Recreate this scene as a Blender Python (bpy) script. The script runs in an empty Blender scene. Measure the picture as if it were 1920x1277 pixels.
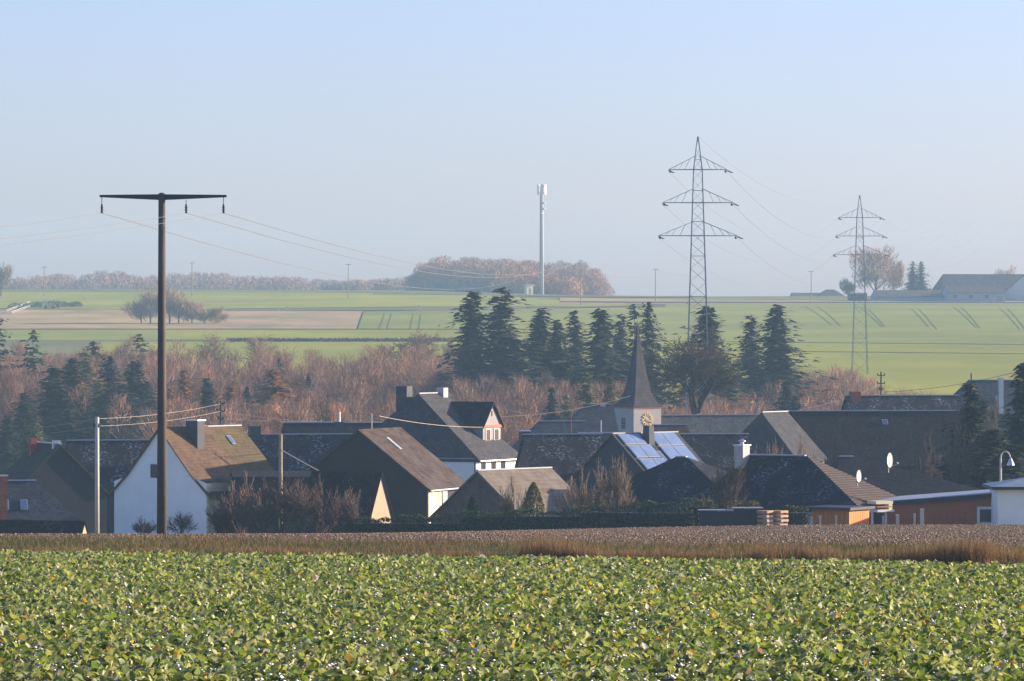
import bpy, math, random
import numpy as np
from mathutils import Vector

R = math.radians
sc = bpy.context.scene
col = sc.collection
# ------------------------------------------------------------------ camera
FPX, EYE = 9000.0, 600.0          # focal length in photo pixels, photo row of the eye level
cam_d = bpy.data.cameras.new('camera')
cam = bpy.data.objects.new('camera', cam_d); col.objects.link(cam)
cam_d.sensor_width = 36.0
cam_d.lens = 36.0 * FPX / 1920.0
cam_d.shift_y = -(638.5 - EYE) / 1920.0
cam_d.clip_start = 1.0; cam_d.clip_end = 20000.0
cam.location = (0, 0, 0); cam.rotation_euler = (R(90), 0, 0)
sc.camera = cam
# ------------------------------------------------------------------ sky, sun, exposure
SUN_AZ, SUN_EL = 17.0, 13.5       # degrees past the right-hand side (away from the camera), above the horizon
sdir = Vector((math.cos(R(SUN_AZ)) * math.cos(R(SUN_EL)), math.sin(R(SUN_AZ)) * math.cos(R(SUN_EL)), math.sin(R(SUN_EL))))
w = bpy.data.worlds.new('World'); sc.world = w; w.use_nodes = True
nt = w.node_tree
sky = nt.nodes.new('ShaderNodeTexSky'); sky.sky_type = 'NISHITA'; sky.sun_disc = False
sky.sun_elevation = R(SUN_EL); sky.sun_rotation = R(90 - SUN_AZ)
sky.air_density = 1.0; sky.dust_density = 3.5; sky.ozone_density = 5.0; sky.altitude = 1500
bg = nt.nodes['Background']; bg.inputs['Strength'].default_value = 0.15
wb = nt.nodes.new('ShaderNodeMix'); wb.data_type = 'RGBA'; wb.blend_type = 'MULTIPLY'; wb.inputs['Factor'].default_value = 1
wb.inputs['B'].default_value = (.94, .69, .71, 1)          # white balance of the whole sky
nt.links.new(sky.outputs[0], wb.inputs['A']); nt.links.new(wb.outputs['Result'], bg.inputs['Color'])
sun_d = bpy.data.lights.new('sun', 'SUN'); sun_d.energy = 4.5; sun_d.angle = R(0.6); sun_d.color = (1.0, 0.83, 0.62)
sun = bpy.data.objects.new('sun', sun_d); col.objects.link(sun)
sun.rotation_euler = (-sdir).to_track_quat('-Z', 'Y').to_euler(); sun.location = (60, 20, 50)
sc.view_settings.view_transform = 'Standard'; sc.view_settings.look = 'None'
sc.view_settings.gamma = 1.0; sc.view_settings.use_curve_mapping = False
sc.view_settings.exposure = 1.28
sc.render.engine = 'CYCLES'
sc.cycles.use_denoising = True
sc.cycles.max_bounces = 6; sc.cycles.diffuse_bounces = 2; sc.cycles.volume_bounces = 1
sc.cycles.transmission_bounces = 3; sc.cycles.transparent_max_bounces = 6
sc.cycles.sample_clamp_indirect = 4.0
HAZE = 0.00016

rng = np.random.default_rng(7)
random.seed(7)
# ------------------------------------------------------------------ helpers: objects and meshes
def tag(o, label=None, cat=None, group=None, kind=None):
    if label: o['label'] = label
    if cat: o['category'] = cat
    if group: o['group'] = group
    if kind: o['kind'] = kind
    return o
def empty(name, loc, rz=0.0, label=None, cat=None, group=None):
    o = bpy.data.objects.new(name, None); col.objects.link(o)
    o.empty_display_size = 0.5; o.location = loc; o.rotation_euler = (0, 0, rz)
    return tag(o, label, cat, group)
def link(name, me, parent=None):
    o = bpy.data.objects.new(name, me); col.objects.link(o)
    if parent is not None: o.parent = parent
    return o
def copy_tree(o, parent=None):
    c = o.copy(); col.objects.link(c)
    if parent is not None: c.parent = parent
    for ch in list(o.children): copy_tree(ch, c)
    return c
def np_mesh(name, V, tris=None, quads=None, tint=None, mat=None, smooth=False):
    """mesh from arrays; tint: colour per vertex"""
    V = np.asarray(V, dtype=np.float32)
    loops, starts, n = [], [], 0
    if tris is not None and len(tris):
        t = np.asarray(tris, dtype=np.int32); loops.append(t.ravel()); starts.append(np.arange(len(t), dtype=np.int32) * 3); n = len(t) * 3
    if quads is not None and len(quads):
        q = np.asarray(quads, dtype=np.int32); loops.append(q.ravel()); starts.append(n + np.arange(len(q), dtype=np.int32) * 4)
    L = np.concatenate(loops); S = np.concatenate(starts)
    me = bpy.data.meshes.new(name)
    me.vertices.add(len(V)); me.vertices.foreach_set('co', V.ravel())
    me.loops.add(len(L)); me.loops.foreach_set('vertex_index', L)
    me.polygons.add(len(S)); me.polygons.foreach_set('loop_start', S)
    if smooth: me.polygons.foreach_set('use_smooth', np.ones(len(S), dtype=bool))
    me.update(calc_edges=True)
    if tint is not None:
        a = me.color_attributes.new('tint', 'FLOAT_COLOR', 'POINT')
        c = np.ones((len(V), 4), dtype=np.float32); c[:, :3] = tint
        a.data.foreach_set('color', c.ravel())
    if mat is not None: me.materials.append(mat)
    return me
class MB:
    """collects boxes, tubes and polygons, then links them as one mesh"""
    def __init__(s): s.v = []; s.f = []; s.uv = {}
    def poly(s, pts, uv=None):
        i = len(s.v); s.v += [tuple(p) for p in pts]; s.f.append(tuple(range(i, i + len(pts))))
        if uv: s.uv[len(s.f) - 1] = uv
        return s
    def box(s, c, d, rz=0.0):
        x, y, z = c; a, b, h = d[0] / 2, d[1] / 2, d[2] / 2; i = len(s.v); cr, sr = math.cos(rz), math.sin(rz)
        for sx, sy, sz in ((-1,-1,-1),(1,-1,-1),(1,1,-1),(-1,1,-1),(-1,-1,1),(1,-1,1),(1,1,1),(-1,1,1)):
            px, py = sx * a, sy * b
            s.v.append((x + px * cr - py * sr, y + px * sr + py * cr, z + sz * h))
        for f in ((3,2,1,0),(4,5,6,7),(0,1,5,4),(1,2,6,5),(2,3,7,6),(3,0,4,7)): s.f.append(tuple(i + k for k in f))
        return s
    def tube(s, p0, p1, r0, r1=None, n=6, caps=True):
        r1 = r0 if r1 is None else r1
        p0, p1 = Vector(p0), Vector(p1); d = (p1 - p0).normalized()
        a = d.orthogonal().normalized(); b = d.cross(a); i = len(s.v)
        for p, r in ((p0, r0), (p1, r1)):
            for k in range(n):
                t = 2 * math.pi * k / n; s.v.append(tuple(p + a * (r * math.cos(t)) + b * (r * math.sin(t))))
        for k in range(n): s.f.append((i + k, i + (k + 1) % n, i + n + (k + 1) % n, i + n + k))
        if caps: s.f.append(tuple(i + n - 1 - k for k in range(n))); s.f.append(tuple(i + n + k for k in range(n)))
        return s
    def lathe(s, c, prof, n=12):
        i = len(s.v)
        for r, z in prof:
            for k in range(n):
                t = 2 * math.pi * k / n; s.v.append((c[0] + r * math.cos(t), c[1] + r * math.sin(t), c[2] + z))
        for j in range(len(prof) - 1):
            for k in range(n): s.f.append((i + j*n + k, i + j*n + (k+1) % n, i + (j+1)*n + (k+1) % n, i + (j+1)*n + k))
        s.f.append(tuple(i + n - 1 - k for k in range(n))); s.f.append(tuple(i + (len(prof)-1)*n + k for k in range(n)))
        return s
    def path(s, pts, r, n=4):
        for p, q in zip(pts[:-1], pts[1:]): s.tube(p, q, r, r, n, False)
        return s
    def build(s, name, mat, parent=None, smooth=False, loc=None):
        me = bpy.data.meshes.new(name); me.from_pydata(s.v, [], s.f)
        if s.uv:
            u = me.uv_layers.new(name='UVMap')
            for fi, uv in s.uv.items():
                p = me.polygons[fi]
                for k, li in enumerate(p.loop_indices): u.data[li].uv = uv[k]
        if smooth:
            for p in me.polygons: p.use_smooth = True
        me.materials.append(mat); me.update()
        o = link(name, me, parent)
        if loc: o.location = loc
        return o

# ------------------------------------------------------------------ helpers: materials
def mat_new(name):
    m = bpy.data.materials.new(name); m.use_nodes = True
    return m, m.node_tree, m.node_tree.nodes['Principled BSDF']
def nodes_noise(t, scale, detail=4, coord='Object', rough=.6):
    tc = t.nodes.new('ShaderNodeTexCoord'); n = t.nodes.new('ShaderNodeTexNoise')
    n.inputs['Scale'].default_value = scale; n.inputs['Detail'].default_value = detail; n.inputs['Roughness'].default_value = rough
    t.links.new(tc.outputs[coord], n.inputs['Vector']); return n
def ramp(t, fac, stops):
    r = t.nodes.new('ShaderNodeValToRGB'); e = r.color_ramp.elements
    while len(e) < len(stops): e.new(0.5)
    for k, (p, c) in enumerate(stops): e[k].position = p; e[k].color = (*c, 1)
    t.links.new(fac, r.inputs[0]); return r
def plain(name, c, rough=.8, var=.18, scale=1.5, bump=.0, metal=0.0, spec=.3):
    m, t, b = mat_new(name)
    n = nodes_noise(t, scale)
    r = ramp(t, n.outputs['Fac'], [(.25, [x * (1 - var) for x in c]), (.75, [min(1, x * (1 + var)) for x in c])])
    t.links.new(r.outputs[0], b.inputs['Base Color'])
    b.inputs['Roughness'].default_value = rough; b.inputs['Metallic'].default_value = metal
    b.inputs['Specular IOR Level'].default_value = spec
    if bump:
        bp = t.nodes.new('ShaderNodeBump'); bp.inputs['Strength'].default_value = bump; bp.inputs['Distance'].default_value = .05
        n2 = nodes_noise(t, scale * 6); t.links.new(n2.outputs['Fac'], bp.inputs['Height']); t.links.new(bp.outputs[0], b.inputs['Normal'])
    return m
def ground_mat(name, stops, scale, scale2=None, bump=.5, bdist=.1, stretch=None):
    m, t, b = mat_new(name)
    tc = t.nodes.new('ShaderNodeTexCoord'); mp = t.nodes.new('ShaderNodeMapping')
    t.links.new(tc.outputs['Object'], mp.inputs['Vector'])
    if stretch: mp.inputs['Scale'].default_value = stretch
    n = t.nodes.new('ShaderNodeTexNoise'); n.inputs['Scale'].default_value = scale; n.inputs['Detail'].default_value = 8; n.inputs['Roughness'].default_value = .65
    t.links.new(mp.outputs[0], n.inputs['Vector'])
    r = ramp(t, n.outputs['Fac'], stops); out = r.outputs[0]
    if scale2:
        n2 = t.nodes.new('ShaderNodeTexNoise'); n2.inputs['Scale'].default_value = scale2; n2.inputs['Detail'].default_value = 3
        t.links.new(tc.outputs['Object'], n2.inputs['Vector'])
        mx = t.nodes.new('ShaderNodeMix'); mx.data_type = 'RGBA'; mx.blend_type = 'MULTIPLY'; mx.inputs['Factor'].default_value = .6
        r2 = ramp(t, n2.outputs['Fac'], [(.3, (.6, .6, .6)), (.7, (1.2, 1.15, 1.05))])
        t.links.new(out, mx.inputs['A']); t.links.new(r2.outputs[0], mx.inputs['B']); out = mx.outputs['Result']
    t.links.new(out, b.inputs['Base Color']); b.inputs['Roughness'].default_value = .95; b.inputs['Specular IOR Level'].default_value = .1
    bp = t.nodes.new('ShaderNodeBump'); bp.inputs['Strength'].default_value = bump; bp.inputs['Distance'].default_value = bdist
    t.links.new(n.outputs['Fac'], bp.inputs['Height']); t.links.new(bp.outputs[0], b.inputs['Normal'])
    return m
def roof_mat(name, c, tile=(.3, .22), frost=0.0, var=.3, moss=None, rough=.8, bump=.6, spec=.12):
    """tiles or slates laid in courses along the roof's own UV (metres); frost = how much old frost lies on the courses"""
    m, t, b = mat_new(name)
    uv = t.nodes.new('ShaderNodeUVMap')
    br = t.nodes.new('ShaderNodeTexBrick'); t.links.new(uv.outputs[0], br.inputs['Vector'])
    br.inputs['Scale'].default_value = 1.0; br.inputs['Brick Width'].default_value = tile[0]; br.inputs['Row Height'].default_value = tile[1]
    br.inputs['Mortar Size'].default_value = .02; br.inputs['Mortar Smooth'].default_value = .4; br.inputs['Bias'].default_value = 0
    br.inputs['Color1'].default_value = (*[x * (1 - var) for x in c], 1); br.inputs['Color2'].default_value = (*[x * (1 + var) for x in c], 1)
    br.inputs['Mortar'].default_value = (*[x * .45 for x in c], 1)
    out = br.outputs['Color']
    n = nodes_noise(t, .9, 6)
    mx = t.nodes.new('ShaderNodeMix'); mx.data_type = 'RGBA'; mx.blend_type = 'MULTIPLY'; mx.inputs['Factor'].default_value = .7
    r = ramp(t, n.outputs['Fac'], [(.3, (.65, .65, .68)), (.7, (1.3, 1.25, 1.2))])
    t.links.new(out, mx.inputs['A']); t.links.new(r.outputs[0], mx.inputs['B']); out = mx.outputs['Result']
    if moss:
        n3 = nodes_noise(t, .6, 7, rough=.75); r3 = ramp(t, n3.outputs['Fac'], [(.44, (0, 0, 0)), (.62, (1, 1, 1))])
        m3 = t.nodes.new('ShaderNodeMix'); m3.data_type = 'RGBA'; t.links.new(r3.outputs[0], m3.inputs['Factor'])
        t.links.new(out, m3.inputs['A']); m3.inputs['B'].default_value = (*moss, 1); out = m3.outputs['Result']
    if frost:
        mp2 = t.nodes.new('ShaderNodeMapping'); t.links.new(uv.outputs[0], mp2.inputs['Vector']); mp2.inputs['Scale'].default_value = (3.4, 5.0, 1)
        n5 = t.nodes.new('ShaderNodeTexNoise'); n5.inputs['Scale'].default_value = 1.0; n5.inputs['Detail'].default_value = 2; t.links.new(mp2.outputs[0], n5.inputs['Vector'])
        br2 = ramp(t, n5.outputs['Fac'], [(.5, (0, 0, 0)), (.64, (1, 1, 1))])
        n4 = nodes_noise(t, .55, 3); r4 = ramp(t, n4.outputs['Fac'], [(.55 - .2 * frost, (0, 0, 0)), (.75 - .1 * frost, (frost, frost, frost))])
        mm = t.nodes.new('ShaderNodeMix'); mm.data_type = 'RGBA'; mm.blend_type = 'MULTIPLY'; mm.inputs['Factor'].default_value = 1
        t.links.new(br2.outputs['Color'], mm.inputs['A']); t.links.new(r4.outputs[0], mm.inputs['B'])
        m4 = t.nodes.new('ShaderNodeMix'); m4.data_type = 'RGBA'; t.links.new(mm.outputs['Result'], m4.inputs['Factor'])
        t.links.new(out, m4.inputs['A']); m4.inputs['B'].default_value = (.5, .54, .6, 1); out = m4.outputs['Result']
    t.links.new(out, b.inputs['Base Color'])
    b.inputs['Roughness'].default_value = rough; b.inputs['Specular IOR Level'].default_value = spec
    bp = t.nodes.new('ShaderNodeBump'); bp.inputs['Strength'].default_value = bump; bp.inputs['Distance'].default_value = .03
    t.links.new(br.outputs['Fac'], bp.inputs['Height']); bp.invert = True; t.links.new(bp.outputs[0], b.inputs['Normal'])
    return m
def tint_mat(name, rough=.8, transl=0.0, spec=.2, mul=(1, 1, 1), tmul=(1.1, 1.25, .5), noise=0):
    """colour from the mesh's own tint attribute (kind of leaf or bark), optionally thin and translucent"""
    m, t, b = mat_new(name)
    a = t.nodes.new('ShaderNodeVertexColor'); a.layer_name = 'tint'
    mx = t.nodes.new('ShaderNodeMix'); mx.data_type = 'RGBA'; mx.blend_type = 'MULTIPLY'; mx.inputs['Factor'].default_value = 1
    t.links.new(a.outputs[0], mx.inputs['A']); mx.inputs['B'].default_value = (*mul, 1); out = mx.outputs['Result']
    if noise:
        n = nodes_noise(t, noise, 3); r = ramp(t, n.outputs['Fac'], [(.3, (.7, .72, .7)), (.7, (1.25, 1.2, 1.15))])
        m2 = t.nodes.new('ShaderNodeMix'); m2.data_type = 'RGBA'; m2.blend_type = 'MULTIPLY'; m2.inputs['Factor'].default_value = 1
        t.links.new(out, m2.inputs['A']); t.links.new(r.outputs[0], m2.inputs['B']); out = m2.outputs['Result']
    t.links.new(out, b.inputs['Base Color']); b.inputs['Roughness'].default_value = rough; b.inputs['Specular IOR Level'].default_value = spec
    if transl:
        tr = t.nodes.new('ShaderNodeBsdfTranslucent'); ms = t.nodes.new('ShaderNodeMixShader'); ms.inputs[0].default_value = transl
        m3 = t.nodes.new('ShaderNodeMix'); m3.data_type = 'RGBA'; m3.blend_type = 'MULTIPLY'; m3.inputs['Factor'].default_value = 1
        t.links.new(out, m3.inputs['A']); m3.inputs['B'].default_value = (*tmul, 1); t.links.new(m3.outputs['Result'], tr.inputs['Color'])
        t.links.new(b.outputs[0], ms.inputs[1]); t.links.new(tr.outputs[0], ms.inputs[2])
        t.links.new(ms.outputs[0], t.nodes['Material Output'].inputs['Surface'])
    return m

M = {}
M['soil'] = ground_mat('field_soil', [(.3, (.035, .03, .018)), (.7, (.09, .075, .04))], 3.0)
M['stubble'] = ground_mat('stubble_soil', [(.3, (.075, .053, .036)), (.55, (.125, .09, .062)), (.72, (.18, .145, .11))], 2.2, .12, .8, .15, (1, .5, 1))
M['verge'] = ground_mat('verge_turf', [(.35, (.05, .055, .02)), (.5, (.10, .10, .03)), (.64, (.19, .125, .06))], .35, .2, .6, .15)
M['meadow'] = ground_mat('meadow_turf', [(.3, (.17, .18, .06)), (.7, (.25, .25, .09))], .05, .01, .3, .3)
M['wheat'] = ground_mat('winter_wheat', [(.3, (.31, .32, .03)), (.7, (.38, .38, .045))], .06, .012, .2, .2, (1, .25, 1))
M['wheat2'] = ground_mat('winter_wheat_blue', [(.3, (.27, .3, .045)), (.7, (.34, .35, .06))], .06, .012, .2, .2, (1, .25, 1))
M['tan'] = ground_mat('dry_fallow', [(.3, (.3, .28, .09)), (.5, (.46, .34, .15)), (.7, (.58, .40, .21))], .05, .02, .3, .3, (1, .3, 1))
M['earth'] = ground_mat('bare_earth', [(.3, (.16, .115, .07)), (.7, (.28, .19, .11))], .2, None, .3, .2)
M['drytan'] = ground_mat('dry_verge', [(.3, (.4, .27, .1)), (.7, (.5, .36, .15))], .2, None, .3, .2)
M['track'] = ground_mat('wheel_track', [(.3, (.17, .2, .045)), (.7, (.22, .24, .06))], .5)
M['asphalt'] = ground_mat('asphalt', [(.3, (.05, .05, .052)), (.7, (.08, .08, .08))], 2.0)
M['white'] = plain('white_plaster', (.93, .89, .82), .9, .06, .6, .1)
M['cream'] = plain('cream_plaster', (.72, .64, .42), .9, .06, .6, .1)
M['grey_wall'] = plain('grey_plaster', (.34, .33, .33), .9, .12, .5, .1)
M['pale_wall'] = plain('pale_wall', (.55, .54, .53), .9, .06, .3)
M['tower_wall'] = plain('church_plaster', (.36, .34, .33), .9, .1, .5, .1)
M['brown_wall'] = plain('brown_render', (.035, .028, .027), .9, .25, .8, .2)
M['slate_wall'] = plain('slate_cladding', (.026, .031, .042), .6, .2, 2.0, .2)
M['stone_wall'] = plain('rubble_stone', (.11, .08, .065), .9, .35, 1.6, .5)
M['dormer_wall'] = plain('weathered_dormer_boards', (.3, .28, .28), .9, .12, 1.0)
M['dark_wall'] = plain('dark_timber', (.03, .028, .03), .8, .3, 2, .2)
M['red_wall'] = plain('red_brown_boards', (.42, .13, .05), .8, .12, 1.2, .1)
M['orange_wall'] = plain('orange_boards', (.62, .2, .045), .7, .12, 1.2, .1)
M['tan_wall'] = plain('tan_boards', (.5, .36, .23), .8, .12, 1.5, .1)
M['slate'] = roof_mat('slate_roof', (0.026, 0.029, 0.036), (.3, .2), .0)
M['slate_frost'] = roof_mat('frosted_slate_roof', (0.025, 0.028, 0.034), (.32, .22), .55)
M['slate_frost2'] = roof_mat('lightly_frosted_tile_roof', (0.022, 0.024, 0.030), (.3, .3), .42)
M['slate_blue'] = roof_mat('blue_slate_roof', (.05, .06, .075), (.35, .22), .12)
M['slate_grey'] = roof_mat('grey_slate_roof', (.075, .075, .078), (.3, .22), .0, .2)
M['nave_roof'] = roof_mat('church_slate_roof', (.10, .11, .105), (.3, .22), .15, .25)
M['spire'] = roof_mat('spire_slate', (.065, .062, .07), (.25, .2), 0, .2)
M['brown_tile'] = roof_mat('brown_tile_roof', (.125, .078, .048), (.3, .34), 0, .25, (.15, .098, .055))
M['olive_tile'] = roof_mat('mossy_tile_roof', (.12, .09, .048), (.3, .34), 0, .2, (.125, .1, .046))
M['red_tile'] = roof_mat('dull_red_tile_roof', (.075, .048, .036), (.3, .34), 0, .35, (.105, .085, .072))
M['pale_tile'] = roof_mat('pale_fibre_roof', (.19, .155, .12), (.6, .5), 0, .15, (.22, .19, .15))
M['ribbed'] = roof_mat('ribbed_brown_roof', (.14, .09, .065), (40, .34), 0, .3)
M['ribbed_tile'] = plain('brown_tile_course', (.07, .048, .036), .8, .25, 1.2)
M['pale_blue_roof'] = plain('pale_blue_felt', (.22, .27, .33), .5, .15, 1)
M['olive_dark'] = roof_mat('dark_mossy_roof', (.06, .06, .045), (.3, .3), 0, .3, (.055, .06, .03))
M['barn_dark'] = roof_mat('dark_barn_roof', (0.022, 0.019, 0.020), (.3, .3), .12, .35)
M['farm_roof'] = roof_mat('grey_brown_farm_roof', (.12, .095, .09), (1.0, .6), 0, .2)
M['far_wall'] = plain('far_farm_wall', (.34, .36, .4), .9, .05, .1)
M['chim_dark'] = plain('slate_clad_chimney', (.05, .055, .068), .7, .25, 2)
M['chim_pale'] = plain('rendered_chimney', (.5, .46, .43), .9, .1, 2)
M['brick'] = plain('red_brick', (.30, .09, .06), .9, .3, 3)
M['zinc'] = plain('zinc', (.5, .53, .57), .35, .1, 2, metal=.7)
M['lead'] = plain('pale_ridge', (.36, .38, .42), .5, .1, 2)
M['white_paint'] = plain('white_paint', (.78, .76, .7), .6, .05, 2)
M['cream_paint'] = plain('cream_paint', (.72, .63, .42), .6, .06, 2)
M['red_paint'] = plain('red_paint', (.42, .10, .05), .6, .1, 2)
M['glass'] = plain('window_glass', (.02, .025, .03), .12, .1, 1, spec=.6)
M['sky_glass'] = plain('roof_window_glass', (.1, .16, .26), .1, .1, 1, spec=.9)
M['gold'] = plain('gilding', (.95, .62, .22), .3, .1, 3, metal=.6)
M['concrete'] = plain('spun_concrete', (.10, .085, .07), .9, .2, 1.2, .2)
M['dark_steel'] = plain('dark_steel', (.05, .055, .065), .55, .15, 2, metal=.3)
M['galv'] = plain('galvanised_steel', (.24, .27, .29), .55, .1, 1, metal=.4)
M['mast_steel'] = plain('beige_mast_paint', (.46, .41, .35), .7, .1, .5)
M['far_galv'] = plain('weathered_steel', (.27, .30, .33), .7, .1, .3, metal=.2)
M['porcelain'] = plain('brown_porcelain', (.045, .03, .025), .3, .2, 3)
M['wood_pole'] = plain('weathered_pole', (.28, .22, .15), .9, .2, 2)
M['pale_pole'] = plain('pale_pole', (.5, .47, .4), .8, .12, 2)
M['wire'] = plain('aluminium_wire', (.16, .15, .14), .5, .05, 2, metal=.3)
M['cable'] = plain('black_cable', (.06, .05, .05), .7, .1, 2)
M['cable_pale'] = plain('pale_cable', (.4, .34, .27), .7, .1, 2)
M['dish'] = plain('dish_enamel', (.72, .66, .55), .6, .05, 2)
M['bark'] = plain('bark', (.13, .10, .085), .95, .3, 3)
M['solar'] = plain('frosted_solar_glass', (.17, .25, .42), .28, .25, .5, spec=.8)
M['frame_white'] = plain('pale_panel_frame', (.7, .68, .64), .5, .05, 2)
M['plank'] = plain('sawn_plank', (.42, .25, .15), .85, .25, 3)
M['tarp'] = plain('dark_tarpaulin', (.03, .03, .04), .5, .2, 2)
M['twig'] = tint_mat('twigs', .9, 0, .1, mul=(1.38, 1.2, 1.02))
M['needle'] = tint_mat('needles', .8, .12, .15, tmul=(1, 1, .7))
M['leaf'] = tint_mat('rape_leaf', .5, .34, .35, mul=(1.9, 1.75, 1.7), noise=25, tmul=(1.2, 1.3, .45))
M['grass'] = tint_mat('grass_blades', .8, .25, .2, tmul=(1.1, 1.0, .6))
M['clod'] = tint_mat('clods', .95, 0, .1)
M['clod_brown'] = tint_mat('brown_clods', .95, 0, .1, mul=(.8, .74, .66))

# ------------------------------------------------------------------ terrain
PL = [(0,-2.56),(60,-4.5),(150,-7.40),(165,-7.89),(200,-9.10),(230,-10.25),(330,-14.85),(345,-15.7),(400,-18.5),(450,-20.6),(520,-23),(600,-25),(640,-24.6),(680,-22.2),(720,-20.4)]
PR = [(0,-2.56),(60,-4.5),(150,-7.40),(165,-7.88),(200,-9.18),(250,-11.1),(300,-13.0),(337,-14.32),(347,-15.2),(400,-18.3),(450,-20.5),(520,-23),(600,-25),(640,-24.6),(680,-22.2),(720,-20.4)]
FAR = [(y, -38.6 + .0253 * y) for y in range(760, 1960, 40)]
FL = FAR + [(2000, 11.9), (2100, 13.2), (2300, 13.6), (3300, 14.2)]
FR = FAR[:-9] + [(y, -38.6 + .0253 * y - max(0, (y - 1600)) * .0052) for y in range(1600, 1960, 40)] + [(2000, 9.8), (2100, 10.6), (2300, 11.0), (3300, 11.6)]
def table(p):
    yy = np.arange(-20, 3301.0); z = np.interp(yy, [a for a, b in p], [b for a, b in p])
    z[yy < 0] = -2.56 - .0323 * yy[yy < 0]
    k = np.exp(-.5 * (np.arange(-12, 13) / 5.0) ** 2); k /= k.sum()
    return np.convolve(np.pad(z, 12, mode='edge'), k, 'valid')
TL, TR = table(PL + FL), table(PR + FR)
YY = np.arange(-20, 3301.0)
def smooth(a, b, x):
    t = np.clip((x - a) / (b - a), 0, 1); return t * t * (3 - 2 * t)
def tz(x, y):
    x = np.asarray(x, float); y = np.asarray(y, float)
    zl = np.interp(y, YY, TL); zr = np.interp(y, YY, TR)
    t = np.where(y < 800, smooth(-26, 26, x), smooth(-60, 70, x))
    und = .35 * np.sin(x * .013 + 1.2) * np.sin(y * .008) * smooth(700, 1000, y)
    return zl * (1 - t) + zr * t + und
def gz(x, y): return float(tz(x, y))
def pt(px, py, D):
    """the world point that stands D metres off and shows at photo pixel (px, py)"""
    return Vector(((px - 960) / FPX * D, D, -(py - EYE) / FPX * D))
def ground_hit(px, py, d0=640, d1=2150):
    ds = np.arange(d0, d1, .5); k = (px - 960) / FPX
    f = -(py - EYE) / FPX * ds - tz(k * ds, ds)
    s = np.nonzero(f <= 0)[0]
    d = ds[s[0]] if len(s) else d1
    return k * d, d
def grid_mesh(name, X, Y, off, mat, parent=None, kind='structure'):
    n, m = X.shape
    V = np.stack([X, Y, tz(X, Y) + off], -1).reshape(-1, 3)
    i = np.arange((n - 1) * (m - 1)); r, c = i // (m - 1), i % (m - 1)
    a = r * m + c
    me = np_mesh(name, V, quads=np.stack([a, a + 1, a + m + 1, a + m], -1), mat=mat, smooth=True)
    o = link(name, me, parent)
    if kind and parent is None: o['kind'] = kind
    return o
yr = np.concatenate([np.arange(-40, 720, 5.0), np.arange(720, 2300, 10.0), np.arange(2300, 3201, 50.0)])
ur = np.linspace(-1, 1, 121)
ur = np.sign(ur) * (np.abs(ur) ** 1.5)
U, Y = np.meshgrid(ur, yr)
grid_mesh('ground', U * (130 + .33 * np.abs(Y)), Y, -.06, M['meadow'])
# the near fields: edges run a little slantwise across the slope
def edge_rape(x): return np.clip(141.5 - .7 * x, 122, 163) + .9 * np.sin(x * .9) + .5 * np.sin(x * 2.3 + 1)
def edge_verge(x): return np.clip(184 - .8 * x, 164, 212) + 2.2 * np.sin(x * .5 + 2) + 1.2 * np.sin(x * 1.7)
def strip(name, mat, f0, f1, x0, x1, nx, ny, off):
    x = np.linspace(x0, x1, nx); t = np.linspace(0, 1, ny)[:, None]
    a, b = f0(x)[None, :], f1(x)[None, :]
    return grid_mesh(name, np.repeat(x[None, :], ny, 0), a * (1 - t) + b * t, off, mat)
c_ = lambda v: (lambda x: np.full_like(x, float(v)))
strip('rapeseed_field_soil', M['soil'], c_(-15), edge_rape, -60, 60, 241, 60, 0.0)
strip('grass_verge', M['verge'], edge_rape, edge_verge, -60, 60, 241, 20, 0.01)
strip('stubble_field', M['stubble'], edge_verge, c_(338), -75, 75, 241, 60, 0.0)
# the far slope: fields as sheets laid over the hill
def patch(name, mat, pa, pb, off=.1, n=40, m=24, parent=None):
    """pa, pb: far and near edge, each [(px, py), ...] along the hill"""
    A = np.array([ground_hit(*p) for p in pa]); B = np.array([ground_hit(*p) for p in pb])
    s = np.linspace(0, 1, n)
    ea = np.stack([np.interp(s, np.linspace(0, 1, len(A)), A[:, k]) for k in (0, 1)], -1)
    eb = np.stack([np.interp(s, np.linspace(0, 1, len(B)), B[:, k]) for k in (0, 1)], -1)
    t = np.linspace(0, 1, m)[:, None, None]
    P = eb[None] * (1 - t) + ea[None] * t
    return grid_mesh(name, P[..., 0], P[..., 1], off, mat, parent)
patch('winter_wheat_field', M['wheat'], [(-300, 549), (300, 548), (900, 553)], [(-300, 576), (250, 581), (1250, 575)])
patch('fallow_field', M['tan'], [(-400, 580), (200, 581), (300, 583), (679, 584)], [(-400, 618), (300, 617), (668, 617)])
patch('winter_wheat_field', M['wheat2'], [(682, 585), (1250, 577)], [(671, 617), (1250, 617)], .12)
patch('winter_wheat_field', M['wheat'], [(300, 619), (1250, 619)], [(300, 638), (1250, 638)], .11)
patch('winter_wheat_field', M['wheat2'], [(-400, 622), (305, 619)], [(-400, 640), (305, 638)], .13)
patch('rough_pasture', M['meadow'], [(-400, 620), (300, 638)], [(-400, 740), (300, 740)], .08)
patch('winter_wheat_field', M['wheat'], [(190, 642), (1250, 642)], [(120, 740), (1250, 740)], .12)
patch('winter_wheat_field', M['wheat2'], [(1246, 571), (2300, 570)], [(1246, 640), (2300, 650)], .12)
patch('winter_wheat_field', M['wheat'], [(1246, 641), (2300, 651)], [(1246, 657), (2300, 668)], .12)
patch('winter_wheat_field', M['wheat'], [(1246, 658.2), (2300, 669)], [(1246, 750), (2300, 760)], .12)
patch('dry_roadside', M['drytan'], [(1050, 559), (2300, 560)], [(1050, 565), (2300, 566)], .15, 40, 4)
patch('country_road', M['asphalt'], [(1050, 565.5), (2300, 566)], [(1050, 567.5), (2300, 568)], .15, 40, 3)
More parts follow.
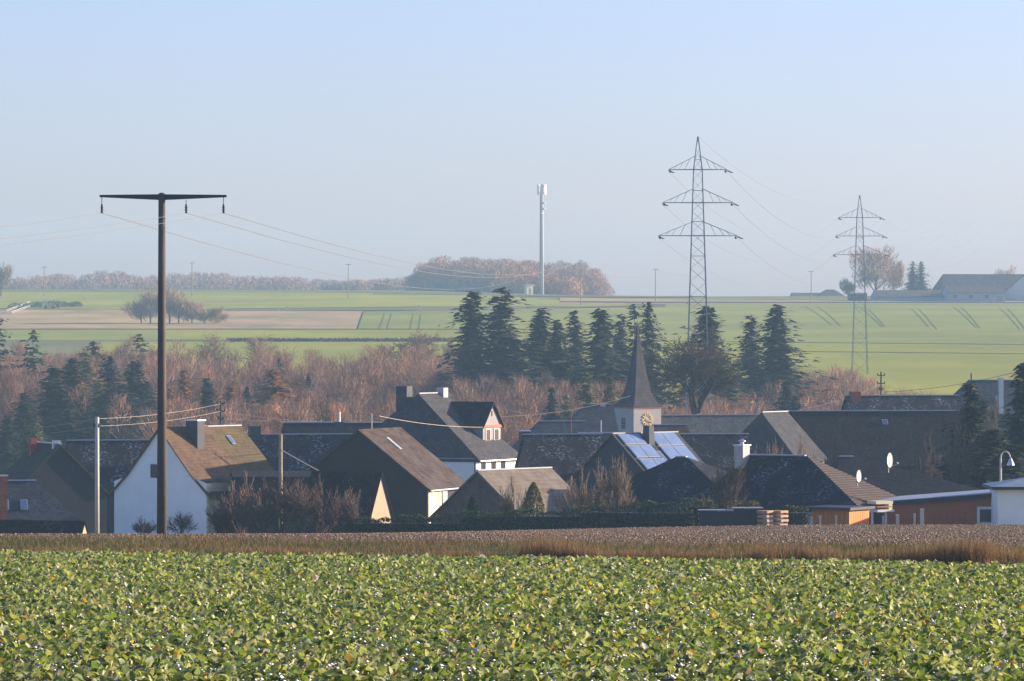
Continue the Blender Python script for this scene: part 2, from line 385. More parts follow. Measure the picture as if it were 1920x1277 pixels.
patch('dry_roadside', M['drytan'], [(1050, 568), (2300, 568.5)], [(1050, 569.8), (2300, 569.8)], .15, 40, 3)
patch('farm_track', M['earth'], [(420, 582), (900, 580), (1250, 572)], [(420, 584), (900, 582.6), (1250, 574)], .2, 40, 3)
patch('ploughed_strip', M['earth'], [(700, 551), (1050, 555), (1300, 556)], [(700, 552.5), (1050, 557), (1300, 558)], .25, 30, 3)
for a in ((510, 575, 560, 604), (533, 575, 577, 606), (614, 578, 655, 608), (628, 580, 660, 607), (710, 580, 742, 608), (722, 580, 757, 612), (788, 576, 832, 610), (802, 576, 838, 610), (874, 578, 913, 612), (890, 580, 926, 616)):
    x0, y0, x1, y1 = a; x0 += 1000; x1 += 1000
    patch('wheel_track', M['track'], [(x0 - .8, y0), (x0 + .8, y0)], [(x1 - 1.1, y1 + 6), (x1 + 1.1, y1 + 6)], .2, 2, 30)
for x0, x1 in ((722, 712), (735, 726), (776, 770), (790, 786), (862, 848)):
    patch('wheel_track', M['track'], [(x0 - .7, 589), (x0 + .7, 589)], [(x1 - .9, 617), (x1 + .9, 617)], .2, 2, 30)

# ------------------------------------------------------------------ haze
hz = MB().box((0, 1600, 16), (2500, 3340, 88)).build('haze', M['white']); hz.data.materials.clear()
hm = bpy.data.materials.new('haze'); hm.use_nodes = True; ht = hm.node_tree; ht.nodes.remove(ht.nodes['Principled BSDF'])
pv = ht.nodes.new('ShaderNodeVolumePrincipled'); pv.inputs['Density'].default_value = HAZE
pv.inputs['Color'].default_value = (.46, .75, 1.0, 1); pv.inputs['Anisotropy'].default_value = 0.0
ht.links.new(pv.outputs[0], ht.nodes['Material Output'].inputs['Volume'])
hz.data.materials.append(hm); hz['kind'] = 'stuff'; hz['label'] = 'pale winter haze over the whole valley'
hm.volume_intersection_method = 'FAST' if hasattr(hm, 'volume_intersection_method') else None
# ------------------------------------------------------------------ houses
class House:
    """a house on a rectangle: ridge along local +Y, gable or hip at both ends; parts are children of root"""
    def __init__(s, name, label, ref, D, a, W, L, rise, wall, roof, h0=0.0, h1=0.0, ov=.35, gov=.2, th=.16, flare=None,
                 ridge=True, gutter=None, cat='house', drop=.5, group=None, eave_wall=None):
        P = pt(*ref, D); a = R(a); s.a = a; s.W, s.L, s.rise, s.h0, s.h1 = W, L, rise, h0, h1
        u = Vector((math.sin(a), math.cos(a), 0)); v = Vector((math.cos(a), -math.sin(a), 0))
        O = P - u * h0
        cs = [O + v * (sx * W / 2) + u * y for sx in (-1, 1) for y in (0, L)]
        g = min(gz(c.x, c.y) for c in cs) - drop
        s.O = Vector((O.x, O.y, g)); s.H = P.z - g; s.eh = s.H - rise
        s.root = empty(name, s.O, -a, label, cat, group)
        H, eh = s.H, s.eh; sl = rise / (W / 2); s.sl = sl
        Xe = W / 2 + ov; Ze = eh - ov * sl
        y0 = -gov if h0 == 0 else -(ov * sl) / (rise / h0)
        y1 = L + gov if h1 == 0 else L + (ov * sl) / (rise / h1)
        r0 = -gov if h0 == 0 else h0
        r1 = L + gov if h1 == 0 else L - h1
        half = [(0, H)]
        if flare: half.append((W / 2 - flare, eh + flare * sl)); half.append((Xe + .25, eh - (ov + .25) * sl * .25)); Xe, Ze = half[-1]
        else: half.append((Xe, Ze))
        # roof: top faces, bottom faces, rim
        top = []; uvs = []
        for sx in (-1, 1):
            d = 0
            for (xa, za), (xb, zb) in zip(half[:-1], half[1:]):
                ln = math.hypot(xb - xa, zb - za)
                ya0, ya1 = (r0, r1) if xa == 0 else (y0, y1)
                q = [(sx * xa, ya0, za), (sx * xa, ya1, za), (sx * xb, y1, zb), (sx * xb, y0, zb)]
                uq = [(ya0, -d), (ya1, -d), (y1, -d - ln), (y0, -d - ln)]
                if sx < 0: q.reverse(); uq.reverse()
                top.append(q[::-1]); uvs.append(uq[::-1]); d += ln
        for hh, ye, rr, sg in ((h0, y0, r0, 1), (h1, y1, r1, -1)):
            if hh:
                ln = math.hypot(rise, hh)
                q = [(-Xe, ye, Ze), (Xe, ye, Ze), (0, rr, H)]; uq = [(-Xe, -ln), (Xe, -ln), (0, 0)]
                if sg < 0: q.reverse(); uq.reverse()
                top.append(q); uvs.append(uq)
        mb = MB()
        for q, uq in zip(top, uvs): mb.poly(q, uq)
        edges = {}
        key = lambda p: tuple(round(c, 3) for c in p)
        for q in top:
            for k in range(len(q)):
                e = (key(q[k]), key(q[(k + 1) % len(q)])); edges[e] = (q[k], q[(k + 1) % len(q)])
        dn = lambda p: (p[0], p[1], p[2] - th)
        for q in top: mb.poly([dn(p) for p in reversed(q)])
        for (ka, kb), (p, q) in edges.items():
            if (kb, ka) not in edges: mb.poly([q, p, dn(p), dn(q)])
        s.roof = mb.build('roof', roof, s.root)
        # walls
        wt = eh - th - .02
        mb = MB(); prof = [(-W / 2, 0), (W / 2, 0), (W / 2, wt)]
        pk = H - th - .02
        gab = [(W / 2 - flare, eh + flare * sl - th - .02), (0, pk), (-(W / 2 - flare), eh + flare * sl - th - .02)] if flare else [(0, pk)]
        if flare: prof[-1] = (W / 2, eh + flare * sl - th - .02 - flare * sl * .30); wt = prof[-1][1]
        end0 = prof + (gab if h0 == 0 else []) + [(-W / 2, wt)]
        end1 = prof + (gab if h1 == 0 else []) + [(-W / 2, wt)]
        mb.poly([(x, 0, z) for x, z in end0]); mb.poly([(x, L, z) for x, z in reversed(end1)])
        for sx in (-1, 1):
            q = [(sx * W / 2, 0, 0), (sx * W / 2, L, 0), (sx * W / 2, L, wt), (sx * W / 2, 0, wt)]
            mb.poly(q if sx > 0 else q[::-1])
        s.wt = wt
        s.wall = mb.build('wall', wall, s.root)
        if ridge: MB().box((0, (r0 + r1) / 2, H + .03), (.3, r1 - r0 - .02, .1)).build('ridge_cap', M['lead'], s.roof)
        if gutter:
            for sx in ((1,) if gutter != 'both' else (-1, 1)):
                MB().tube((sx * (Xe + .07), y0, Ze - .08), (sx * (Xe + .07), y1, Ze - .08), .08, n=6).build('gutter', M['zinc'], s.roof)
    def world(s, x, y, z):
        return Vector((s.O.x + x * math.cos(s.a) + y * math.sin(s.a), s.O.y - x * math.sin(s.a) + y * math.cos(s.a), s.O.z + z))
    def x_at(s, px, y):
        k = (px - 960) / FPX
        return (k * (s.O.y + y * math.cos(s.a)) - s.O.x - y * math.sin(s.a)) / (math.cos(s.a) + k * math.sin(s.a))
    def z_at(s, py, x, y):
        return -(py - EYE) / FPX * s.world(x, y, 0).y - s.O.z
    def top(s, x): return s.H - abs(x) * s.sl
    def chimney(s, px, y, py, w, d, mat='chim_dark', cap='zinc', taper=1.0, label=None, x=None):
        x = s.x_at(px, y) if x is None else x
        zt = s.z_at(py, x, y); zb = s.top(x) - (abs(w) / 2) * s.sl - .25
        mb = MB(); i = 0
        w2, d2 = w * taper / 2, d * taper / 2
        pts = [(x - w/2, y - d/2, zb), (x + w/2, y - d/2, zb), (x + w/2, y + d/2, zb), (x - w/2, y + d/2, zb),
               (x - w2, y - d2, zt), (x + w2, y - d2, zt), (x + w2, y + d2, zt), (x - w2, y + d2, zt)]
        mb.v = pts; mb.f = [(3,2,1,0),(4,5,6,7),(0,1,5,4),(1,2,6,5),(2,3,7,6),(3,0,4,7)]
        c = mb.build('chimney', M[mat], s.root)
        if label: c['label'] = label
        if cap: MB().box((x, y, zt + .05), (w * taper + .16, d * taper + .16, .1)).build('chimney_cap', M[cap], c)
        return c, (x, y, zt)
    def window(s, side, al, z, w, h, frame='white_paint', rise=0.0):
        """al: metres along the wall (gable: X, right/left: Y), z: sill height"""
        def P(u_, o_, zz):
            if side == 'gable': return (al + u_, -o_, zz)
            if side == 'right': return (s.W / 2 + o_, al + u_, zz)
            return (-s.W / 2 - o_, al - u_, zz)
        def slab(mb, u0, u1, z0, z1, o0, o1):
            i = len(mb.v)
            mb.v += [P(u0, o1, z0), P(u1, o1, z0), P(u1, o1, z1), P(u0, o1, z1), P(u0, o0, z0), P(u1, o0, z0), P(u1, o0, z1), P(u0, o0, z1)]
            mb.f += [tuple(i + k for k in f) for f in ((0,1,2,3),(7,6,5,4),(0,4,5,1),(1,5,6,2),(2,6,7,3),(3,7,4,0))]
            return mb
        t = .09
        mb = MB()
        slab(mb, -w/2, w/2, z - t, z, -.02, .06); slab(mb, -w/2, w/2, z + h, z + h + t, -.02, .06)
        slab(mb, -w/2 - t, -w/2, z - t, z + h + t, -.02, .06); slab(mb, w/2, w/2 + t, z - t, z + h + t, -.02, .06)
        slab(mb, -.03, .03, z, z + h, .0, .045)
        wi = mb.build('window', M[frame], s.root)
        slab(MB(), -w/2, w/2, z, z + h, -.01, .02).build('pane', M['glass'], wi)
        return wi
    def on_slope(s, sx, d0, d1, y0, y1, h, name, mat, parent=None, lift=.03):
        """a flat slab lying on a slope: d measured down the slope from the ridge"""
        th_ = math.atan(s.sl); c, n = math.cos(th_), math.sin(th_)
        def P(d, y, o): return (sx * (d * c + o * n), y, s.H - d * n + o * c)
        mb = MB(); i = 0
        mb.v = [P(d, y, o) for o in (lift, lift + h) for d, y in ((d0, y0), (d1, y0), (d1, y1), (d0, y1))]
        mb.f = [(3,2,1,0),(4,5,6,7),(0,1,5,4),(1,2,6,5),(2,3,7,6),(3,0,4,7)] if sx > 0 else [(0,1,2,3),(7,6,5,4),(4,5,1,0),(5,6,2,1),(6,7,3,2),(7,4,0,3)]
        return mb.build(name, M[mat], parent or s.root)
    def skylight(s, sx, d, y, w=.8, l=1.1):
        f = s.on_slope(sx, d, d + l, y, y + w, .07, 'skylight', 'zinc')
        s.on_slope(sx, d + .08, d + l - .08, y + .08, y + w - .08, .03, 'pane', 'sky_glass', f, .08)
    def pole(s, px, y, py0, r=.05, name='roof_pole', mat='galv', x=None, n=6):
        if x is None:
            x = 0.0; k = (px - 960) / FPX
            y = (k * s.O.y - s.O.x) / (math.sin(s.a) - k * math.cos(s.a))
        return MB().tube((x, y, s.top(x) - .3), (x, y, s.z_at(py0, x, y)), r, n=n).build(name, M[mat], s.root)

# far left: low brown house with roof windows, slate gable house, slate roof behind it
h = House('low_house', 'low slate-roofed house with two roof windows at the left edge of the village', (-70, 902), 386, 82, 9, 9.4, 3.2, M['slate_wall'], M['slate_blue'], h1=3.5, gutter=True)
h.chimney(6, 3.0, 893, .75, .6, 'brick', 'zinc', label='short red brick chimney with a pale cap')
for px in (2, 38):
    for yy in np.linspace(0, 9, 300):
        q = h.world(2.6, yy, 0)
        if 960 + q.x / q.y * FPX >= px: break
    h.skylight(1, 2.6, float(yy), .6, 1.3)
h = House('slate_house', 'dark slate-clad gable house with a mossy roof left of the white house', (113, 833), 424, -22, 8.6, 7.6, 4.2, M['slate_wall'], M['olive_dark'] if 'olive_dark' in M else M['slate'], gutter=True)
h.chimney(62, 5.6, 822, .6, .6, 'brick', None); h.chimney(106, .9, 826, .7, .5, 'zinc', None)
h = House('slate_house', 'long slate roof half hidden behind the white gable and the grey pole', (128, 826), 446, 80, 9.5, 8.6, 4.4, M['slate_wall'], M['slate_frost'])
# white gable house and the mossy-roofed house joined behind it
h = House('white_house', 'white plastered gable house with flared brown tile roof behind the tall T-shaped pole', (300, 801), 400, 35, 9.9, 6.2, 5.6, M['white'], M['brown_tile'], flare=1.5, ov=.3, gutter=None, ridge=False)
h.window('gable', h.x_at(291, 0), h.z_at(894, 0, 0), .75, .95, 'dark_steel')
hw = h
h.chimney(366, 3.4, 789, 1.25, .95, 'chim_dark', 'zinc')
MB().box((h.W/2 + .03, h.L * .5, h.wt - .25), (.04, h.L * .8, .5)).build('eaves_board', M['cream_paint'], h.root)
MB().box((h.W/2 + .05, .3, h.wt / 2), (.07, .35, h.wt - .6)).build('corner_trim', M['cream_paint'], h.root)
MB().box((h.W/2 + .03, 2.8, h.wt * .45), (.05, 2.6, h.wt * .8)).build('barn_door', M['dark_wall'], h.root)
h = House('tile_house', 'olive mossy tile roof with a big slate-clad chimney behind the white gable', (378, 800), 405.5, 35, 8.6, 5.2, 4.3, M['white'], M['olive_tile'], gov=.1)
h.skylight(1, 1.2, 2.2, .5, 1.0)
MB().tube((h.x_at(384, .3), -.05, h.top(1.2) - .4), (h.x_at(384, .3), -.05, h.z_at(800, 0, 0)), .05).build('flue', M['zinc'], h.root)
# slate houses between the mossy roof and the brown one
h = House('slate_house', 'frosted slate roof with a dark square chimney right of the mossy roof', (462, 815), 446, 76, 9.8, 10.2, 4.0, M['slate_wall'], M['slate_frost'])
h.chimney(477, .8, 799, 1.1, 1.0, 'chim_dark', None)
h = House('slate_house', 'dark blue slate roof with a white flue below the bare garden trees', (535, 793), 468, 80, 9, 11.5, 4.2, M['slate_wall'], M['slate'])
h.pole(602, 3, 787, .05, 'roof_pole', 'pale_pole')
c, p = h.chimney(636, 4.9, 791, 1.0, .9, 'chim_dark', None)
MB().tube((p[0] + .1, p[1], p[2] - .1), (p[0] + .1, p[1], p[2] + .95), .12, n=8).build('flue', M['white_paint'], c)
h = House('flat_garage', 'low dark flat-roofed shed behind the bare bush, below the slate roofs', (438, 883), 398, 84, 5, 7.2, .35, M['dark_wall'], M['slate'], ridge=False, cat='shed')
# big brown house
h = House('brown_house', 'large dark brown gable house with dull red tile roof in the village centre', (673, 805), 404, 20, 12.3, 9.4, 4.75, M['brown_wall'], M['red_tile'], gutter=True, ridge=False)
h.pole(710, 2.9, 775, .06, 'roof_mast', 'pale_pole', x=.0)
h.on_slope(1, 1.3, 2.9, 3.6, 4.1, .03, 'frost_patch', 'lead', h.roof)
h.on_slope(1, 7.15, 7.55, -.15, 9.55, .06, 'eaves_board', 'cream_paint', h.roof, -.12)
MB().box((6.15 + .05, 2.3, h.wt / 2), (.1, 4.4, h.wt - .3)).build('cream_wall', M['cream'], h.root)
MB().box((6.15 + .02, 6.9, h.wt / 2), (.06, 4.6, h.wt - .8)).build('carport', M['dark_wall'], h.root)
MB().tube((6.5, 2.6, h.wt - .2), (6.28, 3.4, .2), .06).build('downpipe', M['dark_steel'], h.root)
MB().tube((6.7, 9.3, h.wt - .2), (6.7, 9.3, .2), .06).build('downpipe', M['pale_pole'], h.root)
# A-frame shed with lit gable
h = House('steep_shed', 'steep pointed shed with tan front in front of the brown house', (714, 885), 374, -55, 4.3, 6.6, 5.0, M['tan_wall'], M['barn_dark'], ov=.12, gov=.15, th=.12, ridge=False, cat='shed')
# stone house with pale roof
h = House('stone_house', 'small stone gable house with pale fibre roof behind the low hedge', (897, 882), 370, 40, 9.7, 8.6, 3.7, M['stone_wall'], M['pale_tile'], gutter=True, ridge=True)
h.window('gable', h.x_at(903, 0), h.z_at(915, 0, 0), .35, .65, 'stone_wall')
# big house with dormer
h = House('manor_house', 'tall white house with hipped slate roof and a gabled dormer', (784, 738), 450, 28, 14.3, 8.8, 5.75, M['white'], M['slate_grey'], h0=1.8, h1=1.8, ov=.45, gutter='both')
# dark slates on the shaded hip and back slopes come from the light alone
h.chimney(758, 2.6, 724, 1.15, 1.1, 'chim_dark', None, label='tall dark slate-clad chimney')
h.chimney(829, 6.2, 727, .8, .9, 'chim_pale', None, label='pale rendered chimney on the ridge')
h.pole(862, 5.0, 732, .04, 'roof_mast', 'dark_steel')
for i, px in enumerate((906, 925, 943)):
    for yy in (np.linspace(0, 8.8, 200)):
        wpt = h.world(7.15, yy, 0)
        if 960 + wpt.x / wpt.y * FPX >= px: break
    h.window('right', float(yy), h.wt - 1.55, .62, 1.1, 'dark_wall')
MB().tube((-1 + 7.15 + .9, -.06, h.wt), (-1 + 7.15 + .9, -.06, .5), .06).build('downpipe', M['dark_steel'], h.root)
MB().box((0, -.04, h.wt - .15), (14.3, .08, .3)).build('eaves_band', M['lead'], h.root)
# dormer: gabled box rising from the right-hand slope
dr = h
yd = None
for yy in np.linspace(0, 8.8, 300):
    q = h.world(5.4, yy, 0)
    if 960 + q.x / q.y * FPX >= 922: yd = float(yy); break
yd = yd or 4.4
xf = 5.4; zt_ = h.z_at(756, xf, yd); zb_ = h.z_at(830, xf, yd); ze_ = h.z_at(797, xf, yd); hw_ = 1.75
mb = MB(); prof = [(yd - hw_, zb_), (yd + hw_, zb_), (yd + hw_, ze_), (yd, zt_ - .12), (yd - hw_, ze_)]
mb.poly([(xf, y, z) for y, z in prof]); mb.poly([(0.3, y, z) for y, z in reversed(prof)])
for (ya, za), (yb, zb2) in zip(prof, prof[1:] + prof[:1]): mb.poly([(xf, ya, za), (0.3, ya, za), (0.3, yb, zb2), (xf, yb, zb2)])
dm = mb.build('dormer', M['dormer_wall'], h.root)
mb = MB()
for sg in (-1, 1):
    q = [(xf + .25, yd, zt_), (0.2, yd, zt_), (0.2, yd + sg * (hw_ + .25), ze_ - .22), (xf + .25, yd + sg * (hw_ + .25), ze_ - .22)]
    n_ = [(x, y, z + .14) for x, y, z in q]
    uv = [(0, 0), (5, 0), (5, -3), (0, -3)]
    mb.poly(n_ if sg > 0 else n_[::-1], uv if sg > 0 else uv[::-1]); mb.poly(q[::-1] if sg > 0 else q)
    for k in range(4):
        j = (k + 1) % 4; mb.poly([q[k], q[j], n_[j], n_[k]])
mb.build('dormer_roof', M['slate'], dm)
MB().box((xf + .06, yd, ze_ - .1), (.1, 2 * hw_ + .3, .26)).build('red_cornice', M['red_paint'], dm)
for sg in (-1, 1):
    f_ = MB()
    wz, wh, ww = zb_ + .25, ze_ - zb_ - .65, .42
    yc = yd + sg * .82
    for y0_, y1_, z0_, z1_ in ((yc - ww - .08, yc - ww, wz - .08, wz + wh + .08), (yc + ww, yc + ww + .08, wz - .08, wz + wh + .08), (yc - ww, yc + ww, wz - .08, wz), (yc - ww, yc + ww, wz + wh, wz + wh + .08)):
        f_.box((xf + .03, (y0_ + y1_) / 2, (z0_ + z1_) / 2), (.08, y1_ - y0_, z1_ - z0_))
    wi = f_.build('dormer_window', M['white_paint'], dm)
    MB().box((xf + .01, yc, wz + wh / 2), (.05, 2 * ww, wh)).build('pane', M['glass'], wi)
MB().box((xf + .02, yd, (ze_ + zt_) / 2 + .05), (.06, .22, .5)).build('gable_slot', M['glass'], dm)
# slate houses right of it
h = House('slate_house', 'frosted slate roof with a tapering dark chimney right of the tall white house', (984, 815), 438, 78, 9.4, 7.2, 4.0, M['stone_wall'], M['slate_frost'])
h.chimney(984, .7, 809, 1.5, 1.2, 'chim_dark', 'zinc', .7)
h.pole(1071, 4.0, 775, .05, 'roof_mast', 'brick')
h = House('slate_house', 'hipped blue slate roof left of the church tower', (1102, 758), 575, 82, 10, 7.7, 4.0, M['slate_wall'], M['slate_blue'], h0=4.8, h1=0)
h.chimney(1130, 6.6, 756, .6, .6, 'chim_pale', None)
h = House('barn_house', 'low dark roof between the tapering chimney and the solar house', (1010, 790), 520, 80, 8, 7.5, 3.0, M['slate_wall'], M['slate_blue'], h0=2.5)
h = House('low_house', 'low dark roof with a small pale gable left of the church tower', (1088, 812), 470, 76, 8, 4.6, 3.2, M['stone_wall'], M['slate'])
h.pole(1127, 2.0, 788, .07, 'roof_mast', 'pale_pole')
# solar house
h = House('solar_house', 'dark gable house with bluish solar panels on its roof below the church', (1150, 813), 430, 45, 10.4, 8.2, 4.3, M['slate_wall'], M['slate_grey'], gutter=True)
for y0, y1, d0, d1 in ((.25, 1.7, .3, 1.6), (1.75, 3.0, .3, 1.6), (.25, 1.7, 1.75, 3.4), (1.75, 3.3, 1.75, 3.4), (.25, 1.9, 3.6, 5.1), (1.95, 3.5, 3.6, 5.1),
                       (4.3, 5.9, .15, 1.9), (5.95, 7.7, .15, 1.9), (4.3, 5.9, 2.05, 4.7), (5.95, 7.7, 2.05, 4.7)):
    f = h.on_slope(1, d0, d1, y0, y1, .06, 'solar_panel', 'frame_white', None, .08)
    h.on_slope(1, d0 + .05, d1 - .02, y0 + .04, y1 - .04, .02, 'panel_glass', 'solar', f, .145)
h.chimney(1216, 3.7, 798, .95, .8, 'chim_dark', None, .75)
h.skylight(1, 2.6, 3.45, .45, 1.2)
h = House('small_house', 'brownish roof with a pale ridge right of the church clock', (1226, 797), 500, 80, 7, 3.4, 2.6, M['stone_wall'], M['red_tile'])
h = House('slate_house', 'dark frosted roof right of the solar panels', (1268, 814), 470, 82, 8.4, 7.0, 3.6, M['slate_wall'], M['slate_frost2'])
# church
def at_xy(px, D): return (px - 960) / FPX * D
h = House('church_nave', 'long grey slate nave roof running right from the church tower', (1222, 779), 604, 78, 9.5, 14.0, 4.6, M['tower_wall'], M['nave_roof'], cat='church')
D = 600.0; s_ = D / FPX; cx = at_xy(1195.5, D); W_ = 4.2
zb = gz(cx, D) - .5; ze = -(763 - EYE) * s_
t = empty('church_tower', (cx, D, zb), R(34), 'slender church tower with tall dark slate spire and a gilded clock', 'church tower')
MB().box((0, 0, (ze - zb) / 2), (W_, W_, ze - zb)).build('wall', M['tower_wall'], t)
prof = [(763, 1.09), (757, .92), (748, .75), (737, .6), (720, .48), (700, .39), (675, .285), (650, .18), (628, .085), (606, .015)]
mb = MB(); zz = [-(p - EYE) * s_ - zb for p, k in prof]
for (z0, (p0, k0)), (z1, (p1, k1)) in zip(list(zip(zz, prof))[:-1], list(zip(zz, prof))[1:]):
    a0, a1 = k0 * W_ / 2, k1 * W_ / 2
    cs0 = [(-a0, -a0), (a0, -a0), (a0, a0), (-a0, a0)]; cs1 = [(-a1, -a1), (a1, -a1), (a1, a1), (-a1, a1)]
    for k in range(4):
        j = (k + 1) % 4
        mb.poly([(*cs0[k], z0), (*cs0[j], z0), (*cs1[j], z1), (*cs1[k], z1)], [(-a0, z0), (a0, z0), (a1, z1), (-a1, z1)])
a0 = 1.09 * W_ / 2; mb.poly([(-a0, a0, zz[0]), (a0, a0, zz[0]), (a0, -a0, zz[0]), (-a0, -a0, zz[0])])
sp = mb.build('spire', M['spire'], t)
MB().box((0, 0, zz[0] - .08), (W_ * 1.05, W_ * 1.05, .16)).build('eaves', M['red_paint'], sp)
MB().tube((0, 0, zz[-1] - .3), (0, 0, zz[-1] + .9), .05).lathe((0, 0, zz[-1] + .1), [(.02, 0), (.13, .13), (.02, .26)], 8).build('finial', M['gold'], sp)
zc = -(786 - EYE) * s_ - zb; yf = -W_ / 2
ck = MB()
for k in range(32):
    a, b = 2 * math.pi * k / 32, 2 * math.pi * (k + 1) / 32
    ck.poly([(.85 * math.sin(a), yf - .04, zc + .85 * math.cos(a)), (.85 * math.sin(b), yf - .04, zc + .85 * math.cos(b)), (.82 * math.sin(b), yf - .04, zc + .82 * math.cos(b)), (.82 * math.sin(a), yf - .04, zc + .82 * math.cos(a))][::1])
ck = ck.build('clock', M['gold'], t)
for k in range(12):
    a = 2 * math.pi * k / 12; m_ = MB(); r0, r1, wd = .52, .84, .07
    ux, uz, vx, vz = math.sin(a), math.cos(a), math.cos(a), -math.sin(a)
    pts = [(r0, -wd), (r0, wd), (r1, wd), (r1, -wd)]
    for o1, o2 in ((yf - .03, yf - .10),):
        i = len(m_.v); m_.v += [(r * ux + w_ * vx, o2, zc + r * uz + w_ * vz) for r, w_ in pts] + [(r * ux + w_ * vx, o1, zc + r * uz + w_ * vz) for r, w_ in pts]
        m_.f += [(0, 1, 2, 3), (7, 6, 5, 4), (0, 4, 5, 1), (1, 5, 6, 2), (2, 6, 7, 3), (3, 7, 4, 0)]
    m_.build('hour_mark', M['gold'], ck)
for a, ln, wd in ((R(-48), .5, .09), (R(118), .8, .06)):
    m_ = MB(); ux, uz, vx, vz = math.sin(a), math.cos(a), math.cos(a), -math.sin(a)
    pts = [(-.12, -wd), (-.12, wd), (ln, wd * .4), (ln, -wd * .4)]
    m_.v = [(r * ux + w_ * vx, yf - .14, zc + r * uz + w_ * vz) for r, w_ in pts] + [(r * ux + w_ * vx, yf - .11, zc + r * uz + w_ * vz) for r, w_ in pts]
    m_.f = [(0, 1, 2, 3), (7, 6, 5, 4), (0, 4, 5, 1), (1, 5, 6, 2), (2, 6, 7, 3), (3, 7, 4, 0)]
    m_.build('clock_hand', M['gold'], ck)
wl = MB().box((-W_ / 2 - .01, .1, -(793 - EYE) * s_ - zb), (.08, .8, 1.3)).build('louvre_window', M['dark_wall'], t)
for k in range(4): MB().box((-W_ / 2 - .06, .1, -(793 - EYE) * s_ - zb - .48 + k * .32), (.06, .7, .06)).build('louvre_slat', M['grey_wall'], wl)
# barns on the right
h = House('barn', 'slate barn with grey lit roof slope and pale verge right of the church', (1428, 773), 482, 35, 9.0, 5.6, 4.4, M['slate_wall'], M['slate_grey'], cat='barn', h0=.9)
h = House('barn', 'long dark tiled barn roof behind the hipped bungalow', (1478, 771), 494, 82, 10.5, 18.2, 5.2, M['dark_wall'], M['barn_dark'], cat='barn')
h.skylight(1, 1.3, 9.6, .6, .7)
h = House('chimney_house', 'house with red brick chimney and frosted roof behind the dark barn', (1588, 742), 545, 80, 9, 13.0, 3.6, M['slate_wall'], M['slate_frost'])
h.chimney(1603, .9, 734, 1.3, 1.1, 'brick', None)
h = House('blue_house', 'bluish hipped slate roof at the upper right edge of the village', (1815, 713), 600, 82, 10, 12, 4.0, M['slate_wall'], M['slate_blue'], h0=3.0)
h.chimney(1876, 6.0, 708, .7, .6, 'zinc', None); h.pole(1821, 3.4, 700, .1, 'roof_mast', 'dark_steel')
MB().box((3.2, 6.0, h.top(3.2) + .35), (.5, .5, .7)).build('flue', M['zinc'], h.root)
# hipped bungalows in front
h = House('bungalow', 'broad dark hipped roof with frost behind the evergreen hedge', (1288, 857), 376, -55, 12, 16.6, 3.9, M['grey_wall'], M['slate_frost2'], h0=9.0, h1=6.6, gutter='both')
h = House('bungalow', 'dark hipped bungalow roof with brown ribbed right side and a silver-capped chimney', (1511, 855), 363, -55, 8.4, 14.5, 3.75, M['pale_wall'], M['slate_frost2'], h0=7.3, h1=1.7, gutter='both')
# the ribbed right-hand hip: laths of tile courses, each its own piece
y0b = -(.35 * h.sl) / (h.rise / h.h0); Xe_ = h.W / 2 + .35; Ze_ = h.eh - .35 * h.sl
NR = 26
for k in range(NR):
    t0, t1 = k / NR, (k + .86) / NR
    def Q(x, t, o): return (x, y0b + (h.h0 - y0b) * t, Ze_ + (h.H - Ze_) * t + o)
    w0, w1 = Xe_ * (1 - t0) - .05, max(.02, Xe_ * (1 - t1) - .05)
    m_ = MB(); m_.v = [Q(-w0, t0, .09), Q(w0, t0, .09), Q(w1, t1, .05), Q(-w1, t1, .05), Q(-w0, t0, .01), Q(w0, t0, .01), Q(w1, t1, .01), Q(-w1, t1, .01)]
    m_.f = [(0,1,2,3),(7,6,5,4),(0,4,5,1),(1,5,6,2),(2,6,7,3),(3,7,4,0)]
    m_.build('tile_course', M['ribbed_tile'] if 'ribbed_tile' in M else M['brown_plain'], h.roof)
c, p = h.chimney(1391, 12.6, 836, .95, .8, 'chim_pale', 'zinc')
MB().tube((p[0], p[1], p[2] + .1), (p[0], p[1], p[2] + .3), .16, n=10).lathe((p[0], p[1], p[2] + .34), [(.3, 0), (.3, .05), (.05, .2)], 10).build('chimney_cowl', M['zinc'], c)
hb = h
h = House('bungalow', 'low navy slate roof behind the ribbed brown roof at right', (1574, 856), 394, 82, 10, 14.0, 3.0, M['grey_wall'], M['slate'], h0=1.6, h1=11.2)
hn = h

# ------------------------------------------------------------------ satellite dishes
def dish(px, py, D, diam, base_z, label):
    P = pt(px, py, D)
    t = empty('satellite_dish', (P.x, P.y, base_z), R(62), label, 'satellite dish', 'satellite dishes')
    z = P.z - base_z; mb = MB(); n = 18; rings = [(0, .10), (.4, .07), (.75, .03), (1.0, 0)]
    i0 = 0
    for side in (0, 1):
        for r, d in rings:
            for k in range(n):
                a = 2 * math.pi * k / n
                mb.v.append((r * diam / 2 * math.cos(a) * .92, d * diam + side * .03, z + r * diam / 2 * math.sin(a) + (r * math.sin(a)) * 0))
    m = len(rings)
    for side in (0, 1):
        for j in range(m - 1):
            for k in range(n):
                a, b = side*m*n + j*n + k, side*m*n + j*n + (k+1) % n; q = (a, b, b + n, a + n)
                mb.f.append(q if side else q[::-1])
    for k in range(n): mb.f.append(((m-1)*n + k, (m-1)*n + (k+1) % n, m*n + (m-1)*n + (k+1) % n, m*n + (m-1)*n + k))
    d_ = mb.build('reflector', M['dish'], t, True)
    MB().tube((0, .16, 0), (0, .16, z), .05).build('mast', M['galv'], t)
    ar = MB().tube((0, 0, z - diam * .45), (0, -diam * .6, z - diam * .2), .03).build('feed_arm', M['galv'], t)
    MB().tube((0, -diam * .6, z - diam * .2), (0, -diam * .48, z - diam * .14), .06, n=8).build('feed_horn', M['dish'], ar)
    return t
